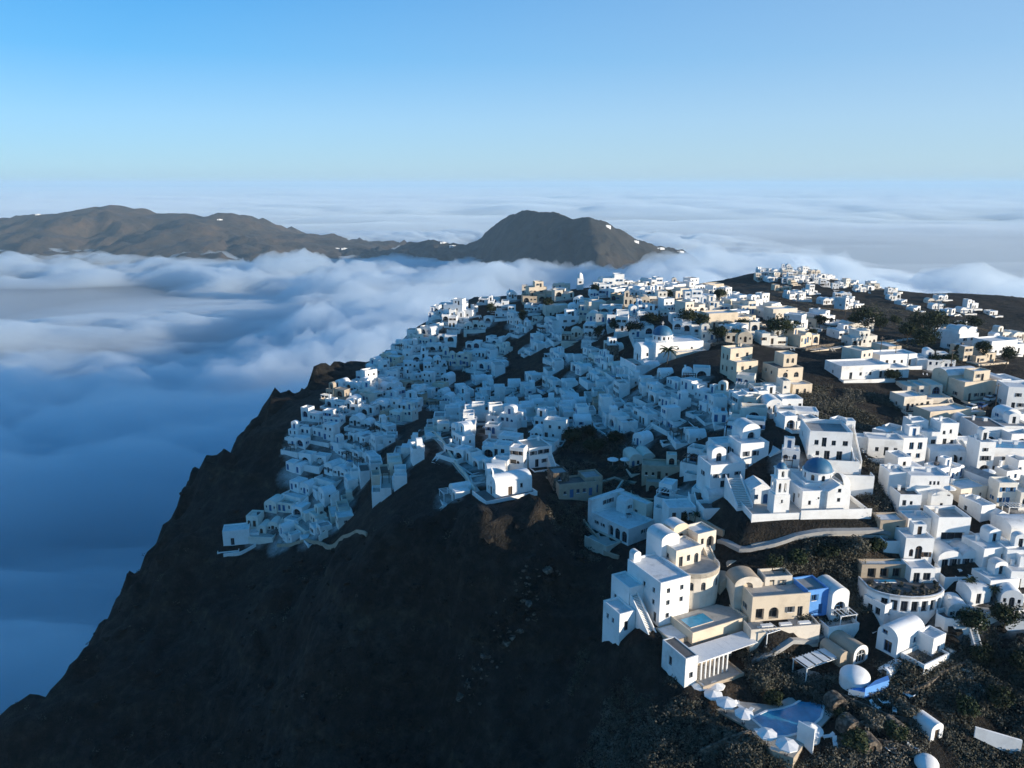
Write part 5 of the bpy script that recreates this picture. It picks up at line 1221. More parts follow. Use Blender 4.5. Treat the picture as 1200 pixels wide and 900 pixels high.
FILL = [
 ('houses on the cliff tip below the village', [(300,632),(335,592),(400,556),(440,590),(428,622),(350,626)], 7.4, -20, WHT, 40, .95),
 ('houses of the left terraces', [(330,525),(378,480),(430,468),(497,482),(472,540),(420,572),(352,562)], 7.0, -25, WHT, 90, .86),
 ('houses along the rim', [(376,472),(398,452),(440,440),(504,448),(498,480),(430,466)], 7.0, -25, WHT, 60, .86),
 ('houses of the upper left slope', [(432,438),(482,388),(540,378),(640,380),(660,400),(600,440),(540,470),(500,472),(488,444)], 7.6, -28, WHT, 140, .95),
 ('houses of the middle terraces', [(497,505),(520,468),(600,428),(700,412),(742,436),(852,478),(856,500),(780,522),(700,512),(655,507),(642,540),(560,565),(520,540)], 7.2, -22, WHT, 150, .92),
 ('houses on the crest', [(486,376),(520,360),(600,350),(680,336),(760,334),(830,340),(905,366),(885,402),(840,412),(740,404),(640,398),(560,384)], 9.5, 12, MIX, 90, 1.1, 9, .3, 1.12),
 ('houses stepping down beside the gully', [(438,592),(448,560),(500,522),(524,548),(560,575),(540,580),(505,560),(470,584)], 7, -10, WHT, 24, .9),
 ('houses below the chapel shoulder', [(484,608),(490,572),(505,572),(502,606)], 7, -30, WHT, 3, .9),
 ('houses around the domed church', [(800,560),(850,498),(925,500),(1005,512),(1008,548),(935,562),(870,604),(790,592)], 7.6, 8, [4,6,1.5,.3,.1,.1], 40, .95, 8, .5),
 ('houses of the sunny middle row', [(740,470),(800,440),(850,450),(900,462),(930,470),(925,500),(860,496),(800,470)], 7.6, 4, [4,5,1.5,.6,.3,.1], 40, .95, 8, .5),
 ('houses below the far fields', [(832,346),(905,368),(962,388),(930,412),(890,412),(860,404)], 10, 14, CRM, 14, 1.1, 10, .3, 1.3),
 ('houses of the right slope', [(1012,505),(1090,492),(1200,490),(1200,702),(1120,722),(1090,660),(1056,655),(1048,560)], 7.6, 2, [4,6,1.6,.3,.1,.1], 90, .95, 7, .4),
 ('low houses on the plateau', [(966,420),(1060,416),(1104,436),(1200,452),(1200,488),(1120,492),(1076,474),(1100,452)], 11, 12, [4,4,3,1.5,.8,.2], 9, 1.3, 8, .2, 1.5),
 ('houses at the plateau edge', [(1112,392),(1190,396),(1200,432),(1122,430)], 10, 16, MIX, 6, 1.2, 8, .2, 1.4),
 ('houses scattered over the fields', [(900,372),(1000,378),(1060,398),(1000,412),(940,404)], 11, 12, CRM, 4, 1.2, 8, .2, 2.2),
]
FAR = [
 ('houses of the far hamlet', [(884,326),(905,314),(935,314),(975,324),(960,332),(925,334)], 9.5, 5, MIX, 30, .9, 12, .2, 1.2),
 ('houses along the far ridge', [(960,324),(1010,332),(1062,346),(1052,352),(1000,342),(955,336)], 10, 12, MIX, 14, .9, 12, .2, 2.2),
 ('houses of the far fields', [(1040,352),(1100,350),(1160,362),(1166,370),(1120,372),(1060,364)], 10, 12, WHT, 14, .95, 12, .2, 2.2),
 ('houses on the near side of the far hill', [(905,340),(950,342),(1010,352),(1004,362),(930,352)], 10, 12, WHT, 8, 1.2, 12, .2, 1.9),
]
# single houses the photograph shows apart from the rest
H = house(262, 640, 14, 'house', 'lone white flat house at the lowest tip of the cliff village', 'house', 5, mat='bright_plaster', frame='frame_grey', base=5)
H.vol(0, 0, 0, 7.4, 5, 4.2, 'flat', {'f': [D(2.6, 1.0, 2.2)]}, par=.4); H.vol(7.4, .8, -.4, 2.6, 3, 2.8, 'flat', {}); H.terrace(-1.6, -2.4, -1.2, 6, 2.4, .5); H.done(); LANDMARKS.append(('the lone house on the cliff tip', H.at(3, 2)))
H = house(676, 338, 0, 'lookout_tower', 'slender white round-topped tower rising on the crest skyline', 'tower', 3, mat='bright_plaster', frame='frame_grey', base=4)
H.vol(0, 0, 0, 3.4, 3.4, 6.0, 'flat', {'f': [Wn(1.7, 3.6, .7, 1)]}, par=.1); H.part('cap').rings([(1.5, 6.0), (1.5, 7.2), (1.1, 8.2), (.5, 8.8), (.02, 9)], 1.7, 1.7, 'bright_plaster', 14); H.done(); LANDMARKS.append(('the white tower on the crest', H.at(2, 2)))
H = house(706, 342, 4, 'house', 'bluish white three-block house right of the crest tower', 'house', 7, mat='white_plaster', base=5)
H.vol(0, 0, 0, 6, 7, 6.4, 'flat', {'f': [Wn(1.6, 4), Wn(4, 4), D(2)]}); H.vol(6, 1, 0, 5, 6, 8.2, 'flat', {'f': [Wn(1.5, 5), Wn(3.4, 5)], 'r': [Wn(3, 5)]}); H.vol(-4.5, 1, 0, 4.5, 5, 4.4, 'flat', {'f': [D(2)]}); H.done()
for i, (px, py, yaw, w, d, h, mat, lb) in enumerate([
  (620,352,14,9,7,6,'cream_plaster','cream two-block house standing high at the crest left of the tower'),
  (640,372,12,11,7,5,'sand_plaster','long sandy block with flat roof below the cream crest house'),
  (520,372,-20,10,7,6,'bright_plaster','big sunlit white block at the left end of the crest'),
  (655,388,10,9,6,6,'bright_plaster','white house with blue-shaded gable left of the dark stone tower'),
  (690,368,12,8,7,5,'sand_plaster','pair of sandy blocks under the crest tower'),
  (830,343,16,9,6,4,'cream_plaster','cream low building at the right end of the crest'),
  (830,385,16,12,7,5,'cream_plaster','cream row house in front of the fields'),
  (905,378,14,11,7,5,'sand_plaster','sandy flat block beyond the great church'),
  (985,445,10,16,9,3.6,'white_plaster','wide low white compound with flat roof right of the scrub plot'),
  (1030,430,10,13,7,3.4,'bright_plaster','white flat roofed hall behind the low compound'),
  (1058,482,12,7,6,3.6,'sand_plaster','sandy open garage house with flat roof at the scrub corner'),
  (1088,500,14,13,6,3.6,'cream_plaster','long cream flat house at the lower edge of the plateau'),
  (1108,460,14,11,6,5,'cream_plaster','cream house with barrel roof beside the parked cars'),
  (1128,470,14,11,6,5,'cream_plaster','cream stepped house right behind the parked cars'),
  (1178,480,-10,9,8,6,'bright_plaster','white cube house beside the parked cars'),
  (1122,412,18,9,8,6,'white_plaster','blue-shaded white house under two barrel vaults at the plateau edge'),
  (1160,418,18,12,8,5,'bright_plaster','sunlit white long house right of the two barrel vaults')]):
    H = house(px, py, yaw, 'house', lb, 'house', max(w, d) * .52, mat=mat, frame='frame_grey', base=4)
    up = i in (0, 2, 3, 13)
    H.vol(0, 0, 0, w, d, h, 'vaultx' if i == 12 else 'flat', {'f': [D(w * .2), Wn(w * .4), Wn(w * .6), D(w * .82)] + ([Wn(w * .3, 3.8), Wn(w * .7, 3.8)] if h >= 6 else []), 'r': [Wn(d * .5)], 'l': [Wn(d * .5)]}, par=.5, rise=1.6, rmat='roof_white')
    if up: H.vol(w * .4, d * .3, h, w * .5, d * .6, 2.6, 'flat', {'f': [Wn(1.5), D(3)]}, base=.1, part='upper_room')
    if i == 15: H.vol(.5, 1, h, 4, 6, 1.4, 'vault', {}, base=.1, rise=1.6, part='upper_room'); H.vol(4.6, 1, h, 4, 6, 1.2, 'vault', {}, base=.1, rise=1.5, part='upper_room')
    H.vol(w, 1, 0, w * .45, d * .7, h * .62, 'flat', {'f': [D(w * .2)]}, part='side_room'); H.terrace(-.6, -2.6, -.2, w + 1, 2.6, .6); H.done()
    if i in (0, 2, 8, 11, 13, 15): LANDMARKS.append((['the cream crest house','','the big white crest block','','','','','','the wide low compound','','','the long cream plateau house','','the cream house behind the cars','','the twin-vault plateau house'][i], H.at(w/2, d/2)))
LANDMARKS.append(('the far hamlet hilltop', G(920, 318)))
total = 0
for f_ in FILL:
    k = fill(f_[0], *f_[1:]); total += k; print('FILL', f_[0], k)
for f_ in FAR:
    k = fill(f_[0], *f_[1:]); total += k; print('FILL', f_[0], k)
print('HOUSES', total)

# lanes and yards
pv = np.zeros(XX.shape)
for (a, b_, yw, w, d) in FOOT:
    i0, i1 = int((a - 16 - GX0) / GS), int((a + 16 - GX0) / GS) + 1; j0, j1 = int((b_ - 16 - GY0) / GS), int((b_ + 16 - GY0) / GS) + 1
    i0, j0 = max(i0, 0), max(j0, 0)
    dd = np.hypot(XX[i0:i1, j0:j1] - a, YY[i0:i1, j0:j1] - b_)
    pv[i0:i1, j0:j1] = np.maximum(pv[i0:i1, j0:j1], np.clip(1.35 - dd / 5.6, 0, 1) * (.25 if YY[min(i0, len(gx)-1), 0] * 0 + b_ > 330 and a > 90 else 1))
at_ = TERRAIN.data.attributes.new('paved', 'FLOAT', 'POINT'); at_.data.foreach_set('value', pv.ravel().astype(np.float32))

# a few white houses far off on the hills across the water
bpy.context.view_layer.update()
for px, py, hill, lb in [(45,252,hill_w,'white chapel speck high on the far left hill'),(395,291,hill_m,'white house speck on the low far saddle'),(404,292,hill_m,'second white house speck on the low far saddle'),(520,285,hill_m,'white house speck left of the far central peak'),(531,289,hill_m,'larger white house speck left of the far central peak'),(712,266,hill_m,'pale house speck on the right shoulder of the far peak'),(745,284,hill_m,'white house speck below the right shoulder of the far peak'),(775,292,hill_m,'white house speck on the low tail of the far peak'),(798,296,hill_m,'last white house speck at the right tip of the far tail'),(258,258,hill_w,'pale house speck on the second far left summit')]:
    for k in range(12):
        ok_, loc_, nn_, _i = hill.ray_cast(Vector((0, 0, 0)), ray(px, py + k).normalized())
        if ok_: break
    if not ok_: continue
    H = House('hill_house', lb, 'hill house', loc_, R(20), 'white houses on the far hills', 'bright_plaster', 'frame_grey', 8)
    H.vol(-7, -3, 0, 10, 8, 6, 'flat', {'f': [D(2, 1.4, 3), Wn(6, 2, 1.5, 2)]}); H.vol(3, -2, 0, 9, 7, 4.5, 'flat', {'f': [D(3, 1.4, 3)]}); H.vol(-16, 0, -1, 8, 6, 4, 'vaultx', {}, rise=2.4); H.done()
# ------------------------------------------------------------------ paths, walls, plants, cars, poles
def drape(pxs, step=1.5, lift=.0):
    pts = [G(*p) for p in pxs]; out = []
    for a, b_ in zip(pts, pts[1:]):
        n_ = max(1, int((b_ - a).xy.length / step))
        for i in range(n_): 
            q = a.lerp(b_, i / n_); out.append(Vector((q.x, q.y, hgt(q.x, q.y) + lift)))
    out.append(Vector((pts[-1].x, pts[-1].y, hgt(pts[-1].x, pts[-1].y) + lift)))
    z = [p.z for p in out]
    for _ in range(3): z = [z[0]] + [max((z[i-1] + z[i] * 2 + z[i+1]) / 4, out[i].z) for i in range(1, len(z) - 1)] + [z[-1]]
    for p, q in zip(out, z): p.z = q
    return out
def ribbon(mb, pts, w, h, mat, top=None, down=1.5):
    vs = []
    for i, p in enumerate(pts):
        d = (pts[min(i+1, len(pts)-1)] - pts[max(i-1, 0)]).xy.normalized(); nn = Vector((-d.y, d.x)) * w / 2
        vs += [(p.x+nn.x, p.y+nn.y, p.z+h), (p.x-nn.x, p.y-nn.y, p.z+h), (p.x+nn.x, p.y+nn.y, p.z-down), (p.x-nn.x, p.y-nn.y, p.z-down)]
    fs, ft = [], []
    for i in range(len(pts) - 1):
        a, b_ = i*4, i*4+4
        ft.append((a, a+1, b_+1, b_)); fs += [(a+2, a, b_, b_+2), (a+1, a+3, b_+3, b_+1)]
    fs += [(0, 2, 3, 1), (len(vs)-4, len(vs)-3, len(vs)-1, len(vs)-2)]
    mb.add(vs, fs, mat); mb.add(vs, ft, top or mat)
def path(pxs, w, mat='paving_pale'):
    mb = MB(); ribbon(mb, drape(pxs), w, .18, mat, None, .6); o = mb.build('path'); o['kind'] = 'structure'; return o
def wall(pxs, label, h=1.0, t=.35, mat='dry_stone', top=None):
    mb = MB(); ribbon(mb, drape(pxs), t, h, mat, top); o = mb.build('boundary_wall'); tag(o, label, 'wall', 'boundary walls on the slopes'); return o
path([(1040,660),(1022,676),(1014,692),(1006,712),(988,732),(965,742),(935,750),(905,762),(880,772)], 1.9, 'roof_grey')
path([(988,735),(972,748),(966,762),(958,776)], 1.5, 'roof_grey')
path([(845,632),(868,645),(905,636),(930,626),(1000,620),(1040,622)], 2.4, 'roof_grey')
path([(1074,505),(1083,520),(1086,540),(1092,560)], 1.2, 'paving_pale')
path([(1052,545),(1060,556),(1062,575)], 1.2)
path([(1160,660),(1150,690),(1120,712)], 1.4)
path([(560,578),(548,560),(528,535),(508,512)], 1.5, 'paving_pale')
path([(1190,455),(1160,466),(1128,480),(1100,486)], 5.0, 'paving_dark')
path([(905,405),(960,410),(1020,404),(1090,398)], 2.2, 'paving_pale')
path([(640,560),(690,568),(720,560),(745,566)], 1.0, 'tan_plaster')
for i, (pxs, lb, h, mat) in enumerate([
  ([(779,594),(805,607),(830,618),(848,628)], 'long pale capped wall descending from the tan house to the plaza road', 1.2, 'tan_plaster'),
  ([(690,612),(705,594),(722,578),(730,566)], 'pale stone wall climbing beside the white arcade house', .9, 'sand_plaster'),
  ([(684,612),(700,632),(708,650),(725,655)], 'low rough wall curving below the white arcade house', .8, 'tan_plaster'),
  ([(505,508),(525,530),(545,558),(556,576)], 'light coped lane wall running down to the chapel', 1.0, 'sand_plaster'),
  ([(880,640),(930,632),(990,627),(1040,630)], 'low kerb wall under the church plaza road', .35, 'paving_pale'),
  ([(1010,705),(1016,690),(1024,675),(1045,660)], 'curved stone wall hugging the half-round planted terrace path', 1.0, 'dry_stone'),
  ([(800,398),(850,404),(880,410)], 'rubble wall behind the cream apartment house', 1.0, 'dry_stone'),
  ([(945,480),(985,498),(1030,504),(1080,500)], 'low rubble wall at the foot of the scrub plot', .9, 'dry_stone'),
  ([(940,412),(990,404),(1050,400)], 'rubble wall along the upper field track', .9, 'dry_stone'),
  ([(1020,372),(1080,384),(1140,384),(1196,392)], 'rubble field wall in front of the far fields', .9, 'dry_stone'),
  ([(900,352),(960,362),(1030,368)], 'rubble field wall halfway to the far hamlet', .9, 'dry_stone'),
  ([(820,885),(860,868),(880,862)], 'stone edge wall under the parasol row', 1.0, 'dry_stone'),
  ([(975,815),(1000,825),(1040,842),(1075,850)], 'dry garden wall across the shrub garden', .8, 'dry_stone'),
  ([(1060,815),(1085,806),(1105,790),(1130,780)], 'rough stone wall climbing from the garden to the rubble heap', .8, 'dry_stone'),
  ([(980,870),(1030,872),(1075,885)], 'lowest garden terrace wall near the frame bottom', .9, 'dry_stone'),
  ([(430,628),(400,632),(360,634),(325,640)], 'tan cliff edge wall under the lowest village terrace', .8, 'tan_plaster'),
  ([(300,640),(282,650),(262,652)], 'thin wall joining the lone cliff house to the village', .8, 'white_plaster')]):
    wall(pxs, lb, h, .4, mat)

# loose rocks on the cliffs
mb = MB(); rr_ = random.Random(8)
k = 0
while k < 1780:
    px, py = rr_.uniform(90, 740), rr_.uniform(560, 898)
    if k > 1500: u_ = rr_.random(); px, py = 640 - 95 * u_ + rr_.gauss(0, 10), 655 + 160 * u_ + rr_.gauss(0, 9)
    elif k % 5 == 0: px, py = rr_.uniform(860, 1198), rr_.uniform(640, 898)
    if bool(in_poly(np.array(px), np.array(py), TOWN)): k += 1; continue
    g = ground(px, py); k += 1
    if g is None or any((g.x - a) ** 2 + (g.y - b_) ** 2 < (c + 1) ** 2 for a, b_, c in OCC): continue
    r_ = rr_.uniform(.25, .6) if rr_.random() < .8 else rr_.uniform(.6, 1.6)
    vs = [(g.x + r_ * rr_.uniform(.5, 1) * a, g.y + r_ * rr_.uniform(.5, 1) * b_, g.z + r_ * rr_.uniform(.4, .9) * c) for a, b_, c in ((1,0,0),(0,1,0),(-1,0,0),(0,-1,0),(.7,.7,.8),(-.7,.7,.8),(-.7,-.7,.8),(.7,-.7,.8))]
    mb.add(vs, [(0,1,4),(1,2,5),(2,3,6),(3,0,7),(0,4,7),(1,5,4),(2,6,5),(3,7,6),(4,5,6,7)], 'dry_stone' if k > 1500 and rr_.random() < .3 else 'volcanic_ground')
o = mb.build('scree'); o['kind'] = 'stuff'
# leaves: many small faces; one mesh for each plant
def leaf_mat(name, lo, mid, hi):
    m, n, l, b = nodes_of(name)
    t = noise_node(n, l, .9, 4, .7, 'Position'); t2 = noise_node(n, l, .08, 3, .6, 'Position')
    ad = n.new('ShaderNodeMath'); ad.operation = 'AVERAGE' if False else 'ADD'
    l.new(t.outputs[0], ad.inputs[0]); l.new(t2.outputs[0], ad.inputs[1])
    hf = n.new('ShaderNodeMath'); hf.operation = 'MULTIPLY'; hf.inputs[1].default_value = .5; l.new(ad.outputs[0], hf.inputs[0])
    l.new(ramp(n, l, hf.outputs[0], [(.36, lo), (.5, mid), (.64, hi)]), b.inputs['Base Color'])
    b.inputs['Roughness'].default_value = .85; b.inputs['Specular IOR Level'].default_value = .2
leaf_mat('scrub_leaf', (.028,.031,.020), (.085,.081,.060), (.17,.152,.118))
leaf_mat('tree_leaf', (.010,.016,.007), (.022,.032,.013), (.045,.055,.024))
leaf_mat('garden_leaf', (.014,.024,.010), (.03,.045,.018), (.06,.07,.032))
simple('bark', (.07,.055,.04), .9, .3, 4)
nr = np.random.default_rng(5)
def leaf_faces(C_, Rr, k, size, flat=.7):
    """k leaf-like quads through the volume of each clump (centres C_, radii Rr)"""
    N = len(C_)
    d = nr.normal(size=(N, k, 3)); d /= np.linalg.norm(d, axis=2, keepdims=True)
    rad = nr.uniform(.55, 1.08, (N, k, 1)) * Rr[:, None, None]
    P = C_[:, None, :] + d * rad * np.array([1, 1, flat])
    a = nr.normal(size=(N, k, 3)) ; a -= (a * d).sum(-1, keepdims=True) * d * .7; a /= np.linalg.norm(a, axis=2, keepdims=True)
    b_ = np.cross(a, d + nr.normal(scale=.5, size=(N, k, 3))); b_ /= np.linalg.norm(b_, axis=2, keepdims=True) + 1e-9
    s = (size * nr.uniform(.6, 1.3, (N, k, 1))) * (Rr[:, None, None] ** .5)
    q = np.stack([P - a*s, P - b_*s*.6, P + a*s, P + b_*s*.6], 2)
    return q.reshape(-1, 3)
def leaf_mesh(name, pts, mat, extra=None):
    n_ = len(pts) // 4
    me = bpy.data.meshes.new(name)
    me.vertices.add(len(pts)); me.vertices.foreach_set('co', pts.ravel())
    me.loops.add(len(pts)); me.loops.foreach_set('vertex_index', np.arange(len(pts), dtype=np.int32))
    me.polygons.add(n_); me.polygons.foreach_set('loop_start', (np.arange(n_) * 4).astype(np.int32))
    me.update(calc_edges=True); me.materials.append(MATS[mat])
    return me
# scrub and dwarf bushes over the open slopes
def scatter(polys, n_, r0, r1):
    out = []
    occ = np.array(OCC)
    for poly, cnt in zip(polys, n_):
        w = [ground(px, py) for px, py in poly]; w = [p for p in w if p]
        x0, x1 = min(p.x for p in w) - 5, max(p.x for p in w) + 5; y0, y1 = min(p.y for p in w) - 5, max(p.y for p in w) + 5
        X = nr.uniform(x0, x1, cnt * 6); Y = nr.uniform(y0, y1, cnt * 6)
        Z = np.array([hgt(a, b_) for a, b_ in zip(X, Y)])
        dep = Y * cp - Z * sp; px = CX + FPX * X / dep; py = CY - FPX * (Y * sp + Z * cp) / dep
        ok = in_poly(px, py, poly)
        dens = fbm(X / 9, Y / 9, 3, 91)
        ok &= dens > -.22
        X, Y, Z = X[ok][:cnt], Y[ok][:cnt], Z[ok][:cnt]
        d = np.sqrt((X[:, None] - occ[None, :, 0]) ** 2 + (Y[:, None] - occ[None, :, 1]) ** 2) - occ[None, :, 2] * .85
        k = d.min(1) > 0
        out.append(np.stack([X[k], Y[k], Z[k]], -1))
    P = np.concatenate(out); Rr = nr.uniform(r0, r1, len(P)) ** 1.0
    P[:, 2] += Rr * .25
    return P, Rr
RIGHT = [(860,640),(1060,630),(1060,690),(1010,720),(960,745),(905,700)]
LOW = [(830,775),(980,745),(1100,760),(1200,720),(1200,900),(880,900),(860,860)]
LOWL = [(690,740),(860,790),(900,900),(640,900)]
PLOT = [(930,470),(950,450),(1070,470),(1090,495),(1010,505),(940,490)]
GUL = [(640,560),(660,505),(740,515),(760,560),(700,660),(640,640)]
GULR = [(1000,510),(1016,505),(1056,600),(1050,650),(1010,650)]
CLIFF = [(120,640),(300,640),(520,600),(720,660),(700,900),(0,900),(0,820),(90,790)]
PLAT = [(860,345),(1000,350),(1200,372),(1200,440),(960,420),(880,410)]
TOWNG = [(480,390),(700,350),(860,400),(860,520),(650,560),(500,520)]
P1, R1 = scatter([RIGHT, LOW, LOWL, PLOT, GUL, GULR], [1500, 4200, 1300, 1500, 1000, 420], .4, 1.45)
me = leaf_mesh('scrub', leaf_faces(P1, R1, 36, .17), 'scrub_leaf'); o = link('scrub', me); o['kind'] = 'stuff'
P2, R2 = scatter([CLIFF, PLAT, TOWNG], [2600, 3200, 700], .4, 1.3)
me = leaf_mesh('dry_scrub', leaf_faces(P2, R2, 18, .22), 'scrub_leaf'); o = link('dry_scrub', me); o['kind'] = 'stuff'

def tree(px, py, w_px, h_px, label, mat='tree_leaf', cat='tree', name='tree', group=None, columnar=False, pos=None):
    p = pos or G(px, py)
    D_ = project(p)[2] / FPX
    w, h = w_px * D_ * 1.25, h_px * D_ * 1.2
    t = thing(name, label, cat, p, 0, group)
    tr = MB(); th = h * (.35 if not columnar else .12)
    tr.tube((0, 0, -.5), (.05*h, .02*h, th), .05 * h ** .7, 'bark', 7, .035 * h ** .7)
    for k in range(5 if not columnar else 2):
        a = k * 2.4; tr.tube((.05*h, .02*h, th * .9), (w * .3 * math.cos(a), w * .3 * math.sin(a), th + h * .28), .03 * h ** .7, 'bark', 5, .012 * h ** .7)
    tr.build('trunk', t)
    k = 26 if not columnar else 20
    if columnar:
        u = nr.uniform(0, 1, k); c = np.stack([nr.normal(0, w*.10, k), nr.normal(0, w*.10, k), th*.6 + u * (h - th)], -1); rr = w * .34 * (1 - u * .75) + .2
    else:
        d = nr.normal(size=(k, 3)); d /= np.linalg.norm(d, axis=1, keepdims=True)
        c = d * np.array([w*.36, w*.36, h*.26]) * nr.uniform(.35, 1.0, (k, 1)) + np.array([.05*h, .02*h, th + h * .34]); rr = nr.uniform(.13, .24, k) * w
    link('crown', leaf_mesh('crown', leaf_faces(c, rr, 60, .24, .85), mat), t)
    return t
random.seed(4)
TREES = [(912,402,34,24,'broad dark evergreen alone behind the cream apartment houses'),
 (1075,392,26,22,'wide dark pine at the left of the plateau grove'),(1092,402,30,34,'tallest dark pine in the middle of the plateau grove'),(1080,418,30,30,'dense dark pine in front of the plateau grove'),(1012,392,34,26,'dark spreading tree over the field track left of the grove'),
 (1000,386,16,14,'small dark tree just left of the field track tree'),(1150,424,18,22,'dark tree right of the sunlit plateau house'),(1112,434,16,16,'round bush tree below the twin-vault plateau house'),(1178,432,18,22,'dark tree between the plateau houses near the frame edge'),
 (840,402,18,16,'dark round tree right of the great domed church'),(742,398,22,18,'dark tree directly left of the great church dome'),(722,392,18,16,'dark tree behind the dark stone tower'),(806,386,26,20,'dark evergreen mass behind the great church hall'),(822,394,16,22,'upright dark tree at the right end of the great church'),
 (764,388,22,18,'dark tree between the dome and the crest houses'),(700,398,14,14,'dark small tree left of the dark stone tower'),(640,366,14,14,'dark tree under the cream crest house'),(575,372,12,14,'dark tree among the left crest houses'),(862,400,14,12,'small dark tree over the stepped cream apartment house'),
 (700,346,18,10,'dark hedge-like tree at the foot of the crest tower'),(842,352,20,10,'dark bush tree at the right end of the crest'),(780,352,18,10,'dark bush tree on the crest skyline'),(612,382,12,16,'narrow dark tree on the sunlit upper edge of the village'),
 (930,388,14,10,'dark bush tree at the start of the fields'),(886,362,12,10,'dark bush tree among the low cream houses'),(950,400,14,12,'dark tree beside the field track start'),(1048,384,14,12,'dark small tree right of the field track'),
 (670,520,26,14,'bushy dark tree in the hollow behind the grey-roofed house'),(695,532,24,14,'bushy dark tree in the middle of the hollow'),(720,520,20,12,'bushy dark tree at the right of the hollow'),(690,512,18,10,'small bushy tree at the top of the hollow'),
 (905,668,22,14,'dense bush tree on the slope under the plaza road'),(935,664,24,16,'dense bush tree in the middle of the slope under the plaza'),(965,656,26,16,'dense bush tree right of the slope middle'),(1000,655,30,22,'big dark tree in the shaded hollow left of the brown shuttered house'),(1025,650,20,16,'dark tree beside the brown shuttered house'),
 (1135,745,34,26,'dark bush mass below the half-round terrace balcony'),(1175,740,34,28,'dark bush mass at the lower right slope'),(1150,780,30,20,'olive bush on the lower right slope above the rubble'),(1190,790,30,22,'olive bush at the right frame edge'),
 (1170,830,34,20,'dense bush left of the frame edge over the white garden wall'),(1130,838,28,16,'dense bush above the tiny barrel hut'),(1020,860,26,20,'rounded garden bush below the dome garden'),(1000,884,30,22,'rounded garden bush at the frame bottom'),(985,850,18,16,'garden bush behind the conical bar'),
 (1120,400,22,22,'dark tree at the right end of the plateau grove'),(1062,402,22,20,'dark low tree at the left front of the plateau grove'),(1030,388,18,14,'dark tree between the field track tree and the grove'),(960,384,16,12,'dark lone tree in the field beyond the cream houses'),(1140,388,18,14,'dark tree behind the twin-vault plateau house'),(1095,432,20,14,'dark bushy tree before the plateau grove'),(1045,448,18,12,'dark bushy tree right of the wide low compound'),(870,388,18,12,'dark bushy tree beyond the great church'),(1185,470,12,12,'dark bush tree beside the parked cars'),
 (905,826,24,12,'dark garden trees behind the pool island'),(890,808,26,14,'dark garden tree between the restaurant and the pool'),(1060,842,24,16,'garden bush near the lowest wall'),(1046,866,26,16,'garden bush left of the tiny barrel hut')]
for (px, py, w_, h_, lb) in TREES:
    tree(px, py, w_, h_, lb, 'tree_leaf' if py < 560 else random.choice(['tree_leaf', 'garden_leaf', 'scrub_leaf']), group='trees and bushes of the village')
for (px, py, w_, h_, lb) in [(1119,424,7,18,'slim dark cypress left of the sunlit plateau house'),(846,395,6,14,'slim dark cypress beside the great church'),(802,612,5,14,'slim dark cypress in the yard of the split-level villa')]:
    tree(px, py, w_, h_, lb, 'tree_leaf', name='cypress', columnar=True, group='cypresses')
def palm(px, py, h_px, label, pos=None):
    p = pos or G(px, py); D_ = project(p)[2] / FPX; h = h_px * D_
    t = thing('palm_tree', label, 'palm', p, 0, 'palms')
    tr = MB(); tr.tube((0,0,-.4), (.06*h,0,h*.5), .16, 'bark', 7, .13); tr.tube((.06*h,0,h*.5), (.05*h,0,h*.8), .13, 'bark', 7, .12); tr.build('trunk', t)
    cr = MB(); c = Vector((.05*h, 0, h*.8)); L = h * .42
    for k in range(22):
        a = k * 2.399; up = .9 - 1.1 * (k / 22); pr = c
        for s_ in range(5):
            q = c + Vector((math.cos(a), math.sin(a), 0)) * L * (s_+1)/5 + Vector((0, 0, up * L * (s_+1)/5 - L * .55 * ((s_+1)/5) ** 2))
            n_ = Vector((-math.sin(a), math.cos(a), 0)) * (.14 * L * (1 - s_ / 5.5)); dn = Vector((0, 0, -.07 * L))
            cr.add([pr, q, q + n_ + dn, pr + n_ + dn, q - n_ + dn, pr - n_ + dn], [(0,1,2,3), (1,0,5,4)], 'garden_leaf'); pr = q
    cr.build('crown', t)
palm(781, 430, 26, 'tall palm standing in front of the great domed church')
palm(1134, 694, 20, 'young palm left of two below the twin-vaulted house'); palm(1162, 704, 20, 'young palm right of two below the twin-vaulted house'); palm(814, 612, 14, 'small palm in the yard of the split-level villa')
palm(832, 398, 14, 'small palm behind the right end of the great church')
PL = ['first from the left tip of', 'second from the left tip of', 'third from the left along', 'fourth from the left along', 'fifth from the left along', 'sixth from the left along', 'seventh along the front of', 'eighth along the front of', 'ninth along the front of', 'tenth along the front of', 'last to the right along', 'in the left middle of', 'in the very centre of', 'just before the bar of', 'at the right middle of', 'in the right corner of', 'in the left back corner of', 'smallest, in the front right of']
for (p, s_), w_ in zip(PLANT_SPOTS, PL):
    t = thing('potted_shrub', f'leafy shrub {w_} the half-round planted terrace', 'shrub', p, 0, 'shrubs on the half-round terrace')
    k = 6; c = nr.normal(0, .28 * s_, (k, 3)) + np.array([0, 0, .65 * s_]); link('foliage', leaf_mesh('foliage', leaf_faces(c, np.full(k, .36 * s_), 26, .26), 'scrub_leaf'), t)
    m1 = MB(); m1.rings([(.22, 0), (.3, .34), (.26, .34)], 0, 0, 'tan_plaster', 10, False); m1.build('pot', t)

